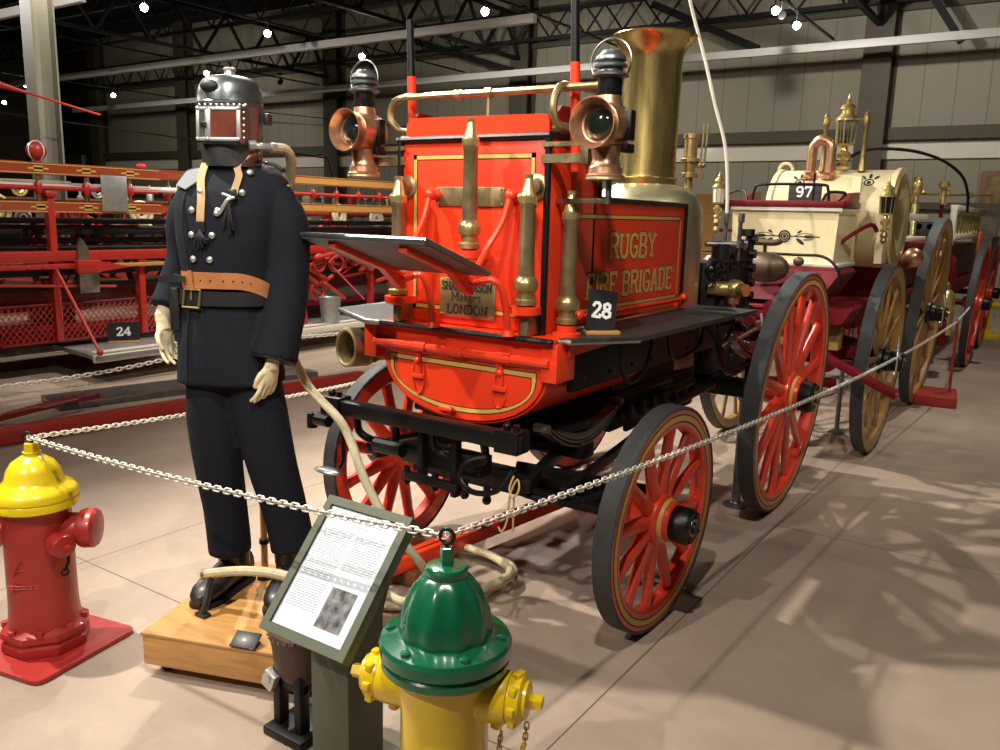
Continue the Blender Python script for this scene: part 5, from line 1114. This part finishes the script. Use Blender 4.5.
# mesh basket : woven wire sheet
b = MB(); n_ = 60
x, y0, y1, z0, z1 = LX-.02, 3.55, 5.4, .32, .66
def wire(p, q): b.tube([p, q], .0045, 4)
st = .055
for s in (1,-1):
    k = -8
    while True:
        ya = y0+k*st
        p0, p1 = (ya, z0 if s > 0 else z1), (ya+(z1-z0)*.8, z1 if s > 0 else z0); k += 1
        if p0[0] > y1: break
        a, c = 0., 1.
        if p0[0] < y0: a = (y0-p0[0])/(p1[0]-p0[0])
        if p1[0] > y1: c = (y1-p0[0])/(p1[0]-p0[0])
        if a >= 1: continue
        L = lambda f: (x, p0[0]+(p1[0]-p0[0])*f, p0[1]+(p1[1]-p0[1])*f)
        wire(L(a), L(c))
for k in range(10): wire((x-.06*k, y0, z0), (x-.06*k-.2, y0, z1)); wire((x-.06*k-.2, y0, z0), (x-.06*k, y0, z1))
Z_(b,'wire_mesh','truck_red')
b = MB()
for z in (z0,z1): b.tube([(x,y0,z),(x,y1,z)],.014,6); b.tube([(x,y0,z),(x-.8,y0,z)],.014,6)
b.box(x-.9,x-.02,y0,y1,z0-.02,z0,.0); b.box(x-.95,x-.9,3.2,9.5,.28,.34); Z_(b,'basket_frame','maroon')
b = MB(); b.ext([(-7.88,4.12,.225),(-6.92,4.0,.225),(-6.95,5.5,.225),(-6.95,9.6,.225),(-7.6,9.6,.225),(-7.62,5.0,.225)],(0,0,.035)); rb_ = Z_(b,'running_board','galv')
b = MB(); b.box(-6.99,-6.945,4.0,9.6,.20,.265,.004); b.box(-7.2,-7.1,4.1,9.5,.2605,.264); Z_(b,'board_edge','white_paint',rb_)
b = MB(); b.ext([(LX+.06,4.22,1.06),(LX+.06,4.33,1.06),(LX+.06,4.33,1.16),(LX+.06,4.29,1.23),(LX+.06,4.26,1.26),(LX+.06,4.23,1.18)],(.03,0,0)); Z_(b,'pick_head','steel')
b = MB(); b.box(LX+.05,LX+.12,4.21,4.40,.76,.95,.006); Z_(b,'tool_blade','steel')
b = MB(); b.box(LX+.05,LX+.13,4.2,4.42,.94,1.06,.01); b.ext([(LX+.06,4.42,.95),(LX+.06,4.72,.985),(LX+.06,4.42,1.05)],(.06,0,0)); Z_(b,'tool_block','truck_red')
b = MB(); b.box(LX+.062,LX+.1,4.55,5.6,.985,1.02,.006); Z_(b,'wooden_handle','wood_oak')
t = thing('number_placard', 'black placard numbered 24 standing on the grey running board of the ladder truck', 'placard', (-7.5,4.62,.262), -.55+PI/2)
b = MB(M.Scale(.74,4)); b.box(-.19,.19,-.006,.006,.02,.26); b.build('card','placard',t,local=True)
b = MB(M.Scale(.74,4)); lettering(b,'24',(-.09,-.0065,.09),(1,0,0),(0,0,1),.105,width=.18,wt=.2); b.build('number','white_ink',t,local=True)
b = MB(M.Scale(.74,4)); b.box(-.19,.19,-.05,.03,0,.022,.003); b.build('wooden_foot','wood_oak',t,local=True)
t = thing('red_float', 'round dark red ball on top of the red ladder, before the pale steel column', 'ball', (LX-.1,4.02,1.94))
b = MB(); b.sph((0,0,.075),(.085,.085,.085),20,12); b.build('ball','red_hyd',t,local=True)
b = MB(); b.torus((0,0,.075),(1,.3,0),.085,.006,24,6); b.torus((0,0,.075),(-.3,1,0),.085,.006,24,6); b.build('ball_strap','white_paint',t,local=True)
b = MB(); b.box(LX+.03,LX+.045,4.52,4.78,1.5,1.83,.003); Z_(b,'grey_plate','galv')
b = MB(); b.sph((LX-.2,5.1,1.95),(.035,.05,.022)); tag(b.build('beacon_light','red_lamp'),'small glowing red light on top of the red ladder','light')
b = MB(); b.cyl((LX-.1,4.3,1.72),(LX-.1,2.0,1.72),.045,None,14); b.cyl((LX-.1,4.3,1.72),(LX-.1,5.6,1.72),.03,None,14); tag(b.build('rolled_canvas','white_paint'),'long pale rolled canvas lying between the ladder rails','canvas roll')
b = MB(); b.lathe((LX+.42,7.05,.26),(0,0,1),[(.10,0),(.13,.30),(.135,.30),(.125,.29),(.095,.01)],22); tag(b.build('steel_bucket','galv'),'grey metal bucket on the running board, seen right of the mannequin','bucket')
# red spoked wheels under the running board
for y in (6.45,9.2): wheel('truck_wheel', TK, (-7.28,y,.34), .34, .05, .08, 12, 1, 0, ('red_dark','truck_red','truck_red','maroon'), .07, .1, .1, 0, .03, False)
wheel('truck_wheel', TK, (-7.9,2.6,.5), .5, .06, .08, 12, 1, 0, ('rubber','truck_red','truck_red','maroon'), .07, .1, .1, 0, .03, False)
# valve gear on the truck seen under the engine's driver foot board
b = MB(); rnd = random.Random(5)
for k in range(46):
    y = 5.9+rnd.random()*3.4; z = .58+rnd.random()*.46; x = LX+rnd.uniform(-.25,.25); a = rnd.uniform(-.6,.6)
    b.cyl((x,y-.2*cos(a),z-.2*sin(a)),(x,y+.2*cos(a),z+.2*sin(a)),rnd.uniform(.014,.035),None,8)
    if k % 3 == 0: b.torus((x+.03,y,z),(1,rnd.uniform(-.3,.3),0),.10,.018,18,6)
Z_(b,'ladder_gear','truck_red')
# second truck behind with hose rolls, rails and wheels
T2 = thing('hose_truck', 'dark red hose truck with racks of hose, behind the ladder truck', 'fire truck', (-9.6,6.0,0))
def Y_(mb, name, m, **k): return mb.build(name, m, T2, **k)
b = MB(); b.box(-10.6,-8.9,2.0,12.0,.45,.72,.02); b.box(-10.6,-9.2,2.0,4.2,.72,1.35,.02); b.box(-10.5,-9.3,7.5,11.5,.72,1.3,.02); Y_(b,'truck_body','red_dark')
for z in (1.1,1.3,1.5):
    b = MB(); b.cyl((-8.9,2.0,z),(-8.9,12.0,z),.03,None,10); Y_(b,'side_rail','red_dark')
for y, r, m in ((5.0,.5,'truck_red'),(6.1,.55,'red_dark'),(8.9,.5,'truck_red'),(11.0,.5,'red_dark')):
    b = MB(); b.torus((-8.95,y,.95),(1,.15,0),r,.035,36,8)
    for k in range(6): a = PI*k/6; b.cyl((-8.95,y-r*cos(a),.95-r*sin(a)),(-8.95,y+r*cos(a),.95+r*sin(a)),.016,None,6)
    Y_(b,'reel_wheel',m)
hp = None
for k in range(12):
    y = 2.6+k*.78; r = .16+.03*((k*7) % 3)
    b = MB(); zc = 1.355+r*.62; b.torus((-8.8,y,zc),(1,.2*((k % 3)-1),.1),r*.62,.03,22,8); b.torus((-8.8,y,zc),(1,.2*((k % 3)-1),.1),r*.3,.026,18,8)
    tag(b.build('hose_coil',('canvas_hose','white_paint','brass_dull','maroon')[k % 4]), 'coil of hose hanging on the hose truck behind the ladders', 'hose', 'hose coils behind the ladders')
for z in (.70,.90,1.10,1.30):
    b = MB(); b.box(-8.92,-8.62,2.0,12.0,z,z+.02); Y_(b,'rack_shelf','wood_brown')
rnd = random.Random(9)
for k in range(34):
    y = 2.4+k*.28+rnd.uniform(-.05,.05); z = rnd.choice((.765,1.165,1.365,1.365,1.365)); L = rnd.uniform(.2,.42); b = MB()
    a = rnd.uniform(-.06,.06); c = V((-8.75,y,z)); d = V((rnd.uniform(-.2,.2),cos(a),sin(a)))
    b.lathe(c-d*L/2,d,[(.03,0),(.045,.03),(.035,.06),(.022,.1),(.016,L*.85),(.024,L*.9),(.02,L)],12)
    tag(b.build('branch_nozzle',('brass_bright','galv','white_paint','truck_red','steel')[k % 5]), 'metal hose nozzle racked on the hose truck behind the ladder truck', 'nozzle', 'nozzles racked on the hose truck')
# tall display rack of extinguishers further back
RK = thing('display_rack','long wooden rack of cylinders and fittings far behind the ladder truck','rack',(-11.4,6.5,0))
b = MB()
for z in (.9,1.22,1.60): b.box(-11.65,-11.15,2.0,13.5,z,z+.03)
b.build('rack_shelf','wood_brown',RK)
for y in (2.0,5.8,9.6,13.46):
    b = MB(); b.box(-11.65,-11.15,y,y+.04,0,1.63); b.build('rack_upright','wood_brown',RK)
rnd = random.Random(21)
for k in range(64):
    y = 2.2+(k % 32)*.35+rnd.uniform(-.06,.06); z = 1.25 if k < 32 else 1.63; h_ = rnd.uniform(.16,.26); r_ = rnd.uniform(.05,.10)
    b = MB(); kind = rnd.randrange(3)
    if kind == 0: b.lathe((-11.3,y,z),(0,0,1),[(r_,0),(r_,h_*.75),(r_*.6,h_*.88),(r_*.3,h_*.9),(r_*.3,h_),(r_*.1,h_)],14)
    elif kind == 1: b.torus((-11.3,y,z+r_*1.25),(1,rnd.uniform(-.4,.4),0),r_,r_*.25,20,6); b.torus((-11.3,y,z+r_*1.25),(1,.1,0),r_*.5,r_*.2,16,6)
    else: b.lathe((-11.3,y,z),(0,0,1),[(r_*.8,0),(r_*.9,.02),(r_*.35,.05),(r_*.3,h_*.7),(r_*.7,h_*.75),(r_*.7,h_*.95),(r_*.2,h_)],14)
    tag(b.build(('extinguisher','hose_coil','standpipe')[kind],('brass_bright','truck_red','white_paint','galv','maroon','canvas_hose')[rnd.randrange(6)]),('small extinguisher cylinder on the rack far behind the ladder truck','small coil of hose on the rack far behind the ladder truck','small standpipe fitting on the rack far behind the ladder truck')[kind],('extinguisher','hose','fitting')[kind],('extinguishers on the far rack','small hose coils on the far rack','standpipes on the far rack')[kind])
# red pole on the floor and grey ramp
b = MB(); b.bar((-5.78,1.6,.06),(-5.30,5.6,.06),.11,.11,b=.015); tag(b.build('floor_pole','red_hyd'),'long red pole lying on the floor behind the mannequin','pole')
b = MB(); b.bar((-6.5,3.35,.025),(-6.05,5.6,.025),.45,.05,b=.005); tag(b.build('grey_ramp','steel_dark'),'low dark grey ramp plate on the floor beyond the red pole','ramp')
b = MB(); b.bar((-6.05,2.4,.06),(-6.2,3.4,.10),.05,.05,b=.01); b.bar((-6.15,2.5,.05),(-6.05,3.5,.13),.04,.04,b=.01); b.cyl((-6.2,2.8,.05),(-6.0,3.3,.14),.02,None,10); tag(b.build('pole_fork','red_dark'),'dark red forked drawbar end lying on the grey ramp','drawbar')
# chains on thin posts along the ladder truck
post = None
for k, (x, y) in enumerate(((-7.5,1.2),(-6.75,5.4),(-6.3,8.6))):
    t = thing('barrier_post',('leftmost thin chain post before the ladder truck','thin chain post before the ladder truck, hidden behind the mannequin','thin chain post before the ladder truck, right of the mannequin')[k],'stanchion',(x,y,0))
    b = MB(); b.lathe((0,0,0),(0,0,1),[(.10,0),(.10,.02),(.012,.03),(.012,.30)],14); b.build('post_shaft','steel_dark',t,local=True)
chain(catenary((-7.5,1.2,.28),(-6.75,5.4,.28),.20,50),'barrier_chain','white chain hanging low in front of the ladder truck, left of the mannequin',pitch=.045,lw=.011,w=.032)
chain(catenary((-6.75,5.4,.28),(-6.3,8.6,.30),.06,50),'barrier_chain','white chain hanging low in front of the ladder truck, right of the mannequin',pitch=.045,lw=.011,w=.032)

# ================================================================== THE HALL
b = MB(); b.box(-32,7,-7,17.2,-.1,0); struct(b.build('floor','floor',loc=(0,0,0)))
b = MB(); b.box(-32,7,-7,17.2,7.0,7.1); struct(b.build('ceiling','ceiling_dark',loc=(0,0,7.0)))
b = MB(); b.box(-32,7,17.0,17.2,0,7.0); struct(b.build('wall_back','wall',loc=(0,17,0)))
b = MB(); b.box(-32.2,-32,-7,17.2,0,7.0); struct(b.build('wall_left','column_dark',loc=(-32,0,0)))
b = MB(); b.box(7,7.2,-7,17.2,0,7.0); struct(b.build('wall_right','wall',loc=(7,0,0)))
b = MB(); b.box(-32,7,-7.2,-7,0,7.0); struct(b.build('wall_front','wall',loc=(0,-7,0)))
n_t = [0]
def trim(mb, m, flat=False): n_t[0] += 1; return struct(mb.build('trim_%d' % n_t[0], m))
for x in (-28.0,-23.24,-16.86,-10.9,-3.34,3.2):
    b = MB(); b.box(x-.24,x+.24,16.62,16.66,0,7); b.box(x-.24,x+.24,16.96,17.0,0,7); b.box(x-.03,x+.03,16.66,16.96,0,7); trim(b,'column_dark')
for z, d in ((3.16,.11),(1.9,.06),(5.3,.05)):
    b = MB(); b.box(-32,7,16.88,17.0,z-d,z+d); trim(b,'column_dark')
b = MB(); b.box(-32,7,16.94,17.0,2.72,2.98); trim(b,'white_paint')
b = MB(); b.box(-32,-28.3,16.5,17.0,0,7.0); trim(b,'ceiling_dark')
b = MB(); b.box(-32,-28.3,16.3,16.5,2.6,3.2,.05); trim(b,'steel_dark')
# pale steel column standing in the hall
b = MB(); b.box(-9.54,-9.32,4.92,4.94,0,7.0); b.box(-9.54,-9.32,5.15,5.17,0,7.0); b.box(-9.445,-9.415,4.94,5.15,0,7.0); b.box(-9.60,-9.28,4.86,5.24,0,.03); trim(b,'column')
# white lighting rails across the hall
for y, xa, xb in ((7.25,-32,-12.3),(11.4,-32,-7.2),(15.5,-27.2,6.5)):
    b = MB(); b.box(xa,xb,y-.05,y+.05,4.42,4.55,.004); trim(b,'rail_white')
# roof joists (across) and girders (along)
def joist(a, c, h, webs, r=.03, m='truss'):
    mb = MB(); a, c = V(a), V(c); mb.bar(a,c,.1,.07); mb.bar(a+V((0,0,h)),c+V((0,0,h)),.1,.07)
    for k in range(webs):
        p, q = a.lerp(c,k/webs), a.lerp(c,(k+1)/webs); mb.cyl(p,(p+q)/2+V((0,0,h)),r,None,6); mb.cyl((p+q)/2+V((0,0,h)),q,r,None,6)
    return mb
for y in (6.4,8.8,11.2,13.6,16.3): trim(joist((-31.5,y,5.3 if y > 16 else 5.75),(6.5,y,5.3 if y > 16 else 5.75),.55,44,.022),'truss')
for x in (-16.9,-10.9,-3.34): trim(joist((x,-6.5,5.0),(x,16.6,5.0),.9,18,.04),'truss')
for xa, xb in ((-14.3,-10.95),(-7.6,-5.4)):
    b = MB(); b.bar((xa,16.4,5.75),(xb,16.4,4.72),.09,.14); trim(b,'truss')
b = MB(); b.bar((-2.5,16.4,5.3),(-2.0,16.4,4.55),.09,.12); trim(b,'truss')
# light tracks and spot heads
SP = [(-12.078,8.101),(-11.867,10.277),(-16.58,11.454),(-16.578,12.584),(-11.894,12.609),(-7.455,11.485),(-7.652,10.726),(-16.643,9.14),(-27.186,13.371),(-22.691,11.739),(-22.31,13.878),(-3.956,12.611),(-3.955,13.688)]
for x in (-3.955,-7.55,-11.95,-16.6,-22.5):
    b = MB(); b.box(x-.02,x+.02,-5,16,4.68,4.71); trim(b,'black')
SPL = ['lit spotlight above the mannequin, right of the steel column','lit spotlight right of the mannequin\'s helmet, high under the roof','lit spotlight left of the helmet, on the long white rail','lit spotlight just behind the top of the mannequin\'s helmet','lit spotlight above the left copper lamp','lit spotlight at the right end of the long white rail','lit spotlight under the roof, left of the white rail\'s right end','lit spotlight behind the pale steel column','leftmost lit spotlight, left of the pale steel column','lit spotlight at the left edge of the pale steel column','lit spotlight before the back wall, between steel column and helmet','upper of two lit spotlights right of the brass chimney','lower of two lit spotlights right of the brass chimney']
SPU = ['unlit black spotlight above the left copper lamp','unlit black spotlight right of the helmet','unlit black spotlight beside the two lit ones right of the chimney']
def spot_head(x, y, lab, on=True):
    t = thing('ceiling_spotlight', lab, 'spotlight', (x,y,4.5), 0, 'lit spotlights under the dark ceiling' if on else 'unlit spotlights under the dark ceiling')
    d = V((.5,-.75,-.42)).normalized()
    b = MB(); b.cyl((0,0,.04),(0,0,.2),.012,None,8); b.box(-.03,.03,-.06,.06,.17,.2); b.build('mount','black',t,local=True)
    b = MB(); b.lathe(V((0,0,0))-d*.12, d, [(.035,0),(.05,.02),(.055,.16),(.06,.17),(.05,.165)],14); b.build('lamp_head','black',t,local=True)
    if on: b = MB(); b.lathe(d*.03, d, [(.058,.0),(.06,.012),(.045,.035),(.0,.045)],14); b.build('bulb','bulb',t,local=True)
    return t
for (x, y), l in zip(SP, SPL): spot_head(x, y, l)
for (x, y), l in zip(((-12.5,13.55),(-16.06,14.24),(-3.955,12.9)), SPU): spot_head(x, y, l, False)
# guy wires
b = MB(); b.cyl((-14,4.0,3.0),(-9.8,9.6,2.35),.012,None,6); b.cyl((-9.8,9.6,2.35),(-9.6,9.8,1.3),.012,None,6); b.cyl((-14,4,3),(-14,4,4.6),.012,None,6); tag(b.build('guy_wire','black'),'thin dark guy wire sloping past the steel column toward the mannequin','cable')
b = MB(); b.cyl((-20.5,15.2,4.3),(-12,16.9,3.4),.012,None,6); trim(b,'black')
b = MB(); b.tube([(LX,1.3,1.95),(-8.2,2.6,2.55),(-8.6,3.4,2.75),(-8.65,3.95,2.70),(-8.7,4.5,2.62)],[.03,.03,.03,.05,.012],10); b.cyl((-8.7,4.5,2.62),(-8.8,5.3,2.5),.012,None,6); Z_(b,'lifting_pole','truck_red')
# framed picture, right edge of back wall
t = thing('framed_picture','framed yellowish picture on the back wall at the far right','picture',(-.95,16.98,1.0))
b = MB(); b.box(-.55,.55,-.05,0,0,1.5,.01); b.box(-.47,.47,-.052,-.05,.08,1.42); b.build('frame','wood_brown',t,local=True)
b = MB(); b.box(-.46,.46,-.056,-.0525,.09,1.41); b.build('print','picture',t,local=True)
# wooden crate and things behind the engine
t = thing('display_case','orange-brown wooden display board standing behind the engine boiler','display board',(-4.6,11.2,0))
b = MB(); b.box(-.9,.5,-.03,.03,.0,1.9,.01); b.build('board','wood_oak',t,local=True)
b = MB()
for x, z in ((-.1,1.55),(.2,1.3),(-.3,1.2)): b.cyl((x,-.03,z),(x,-.06,z),.13,None,18)
b.build('round_exhibit','black_iron',t,local=True)

# ================================================================== LIGHT
def spot(loc, to, w, ang=110, blend=.6, r=.06, col=(1,.93,.84)):
    l = bpy.data.lights.new('spot','SPOT'); l.energy = w; l.spot_size = math.radians(ang); l.spot_blend = blend; l.shadow_soft_size = r; l.color = col
    o = bpy.data.objects.new('track_or_fill_light', l); COL.objects.link(o); o.location = loc
    o.rotation_euler = (V(to)-V(loc)).to_track_quat('-Z','Y').to_euler(); return o
LIGHTS = [
 ((-4.4,.8,4.6),(-.7,2.5,0),1150,80), ((-4.4,4.2,4.6),(-.8,4.3,0),950,82), ((-.45,.3,4.6),(-1.95,2.5,1.3),430,76), ((-2.1,-2.5,4.6),(-2.1,2.3,1.4),640,50),
 ((-7.5,5.4,4.5),(-2,4.6,.7),300,70), ((.9,-1.0,4.4),(-2.0,2.5,1.5),420,27),
 ((-3.955,6.9,4.5),(-1.6,6.4,1.0),560,100), ((.9,3.2,4.5),(-1.5,6.2,1.3),300,60),
 ((-.4,9.0,4.5),(-1.5,9.4,1.0),300,100), ((-7.5,1.5,4.5),(-6.5,4.0,.5),150,90), ((-4.6,3.6,4.5),(-7.6,5.0,1.5),480,66), ((-11.9,3.5,4.5),(-9,4.6,1.0),600,100),
 ((-9.0,5.0,4.6),(-11.3,6.5,1.5),420,120), ((-5.0,8.0,4.5),(-7.6,7.4,1.5),420,80), ((-7.0,8.0,4.5),(-8.8,6.6,1.2),560,90), ((-3.6,12.6,4.6),(-4.2,16.9,2.6),300,120), ((-9.5,12.5,4.6),(-10,16.9,2.2),300,120), ((-19,12,4.6),(-22,16.9,2.0),280,120), ((1.5,12.5,4.6),(1,16.9,2.4),270,120),
 ((-11.9,2.6,4.35),(-14,11.4,4.5),700,80), ((-3.955,9.5,4.35),(-6,15.5,4.5),150,100)]  # unseen fill spots added to brighten the white rails
for l in LIGHTS: spot(*l)
w = bpy.data.worlds.new('World'); SC.world = w; w.use_nodes = True
w.node_tree.nodes['Background'].inputs[0].default_value = (.02,.02,.02,1); w.node_tree.nodes['Background'].inputs[1].default_value = .3

# ================================================================== CAMERA
cd = bpy.data.cameras.new('Camera'); cam = bpy.data.objects.new('Camera', cd); COL.objects.link(cam)
cd.sensor_width = 36; cd.lens = 36*.840; cd.clip_end = 100; cd.clip_start = .05
Fv = V((-.54847098,.81467431,-.18837558)); Rv = V((.82659136,.56225148,.02489953)); Uv = V((-.12619945,.14205296,.98178137))
m4 = M((Rv, Uv, -Fv)).transposed().to_4x4(); m4.translation = V((0,0,1.57)); cam.matrix_world = m4
SC.camera = cam
vs = SC.view_settings; vs.view_transform = 'Standard'; vs.look = 'None'; vs.exposure = 0.; vs.gamma = 1.; vs.use_curve_mapping = False
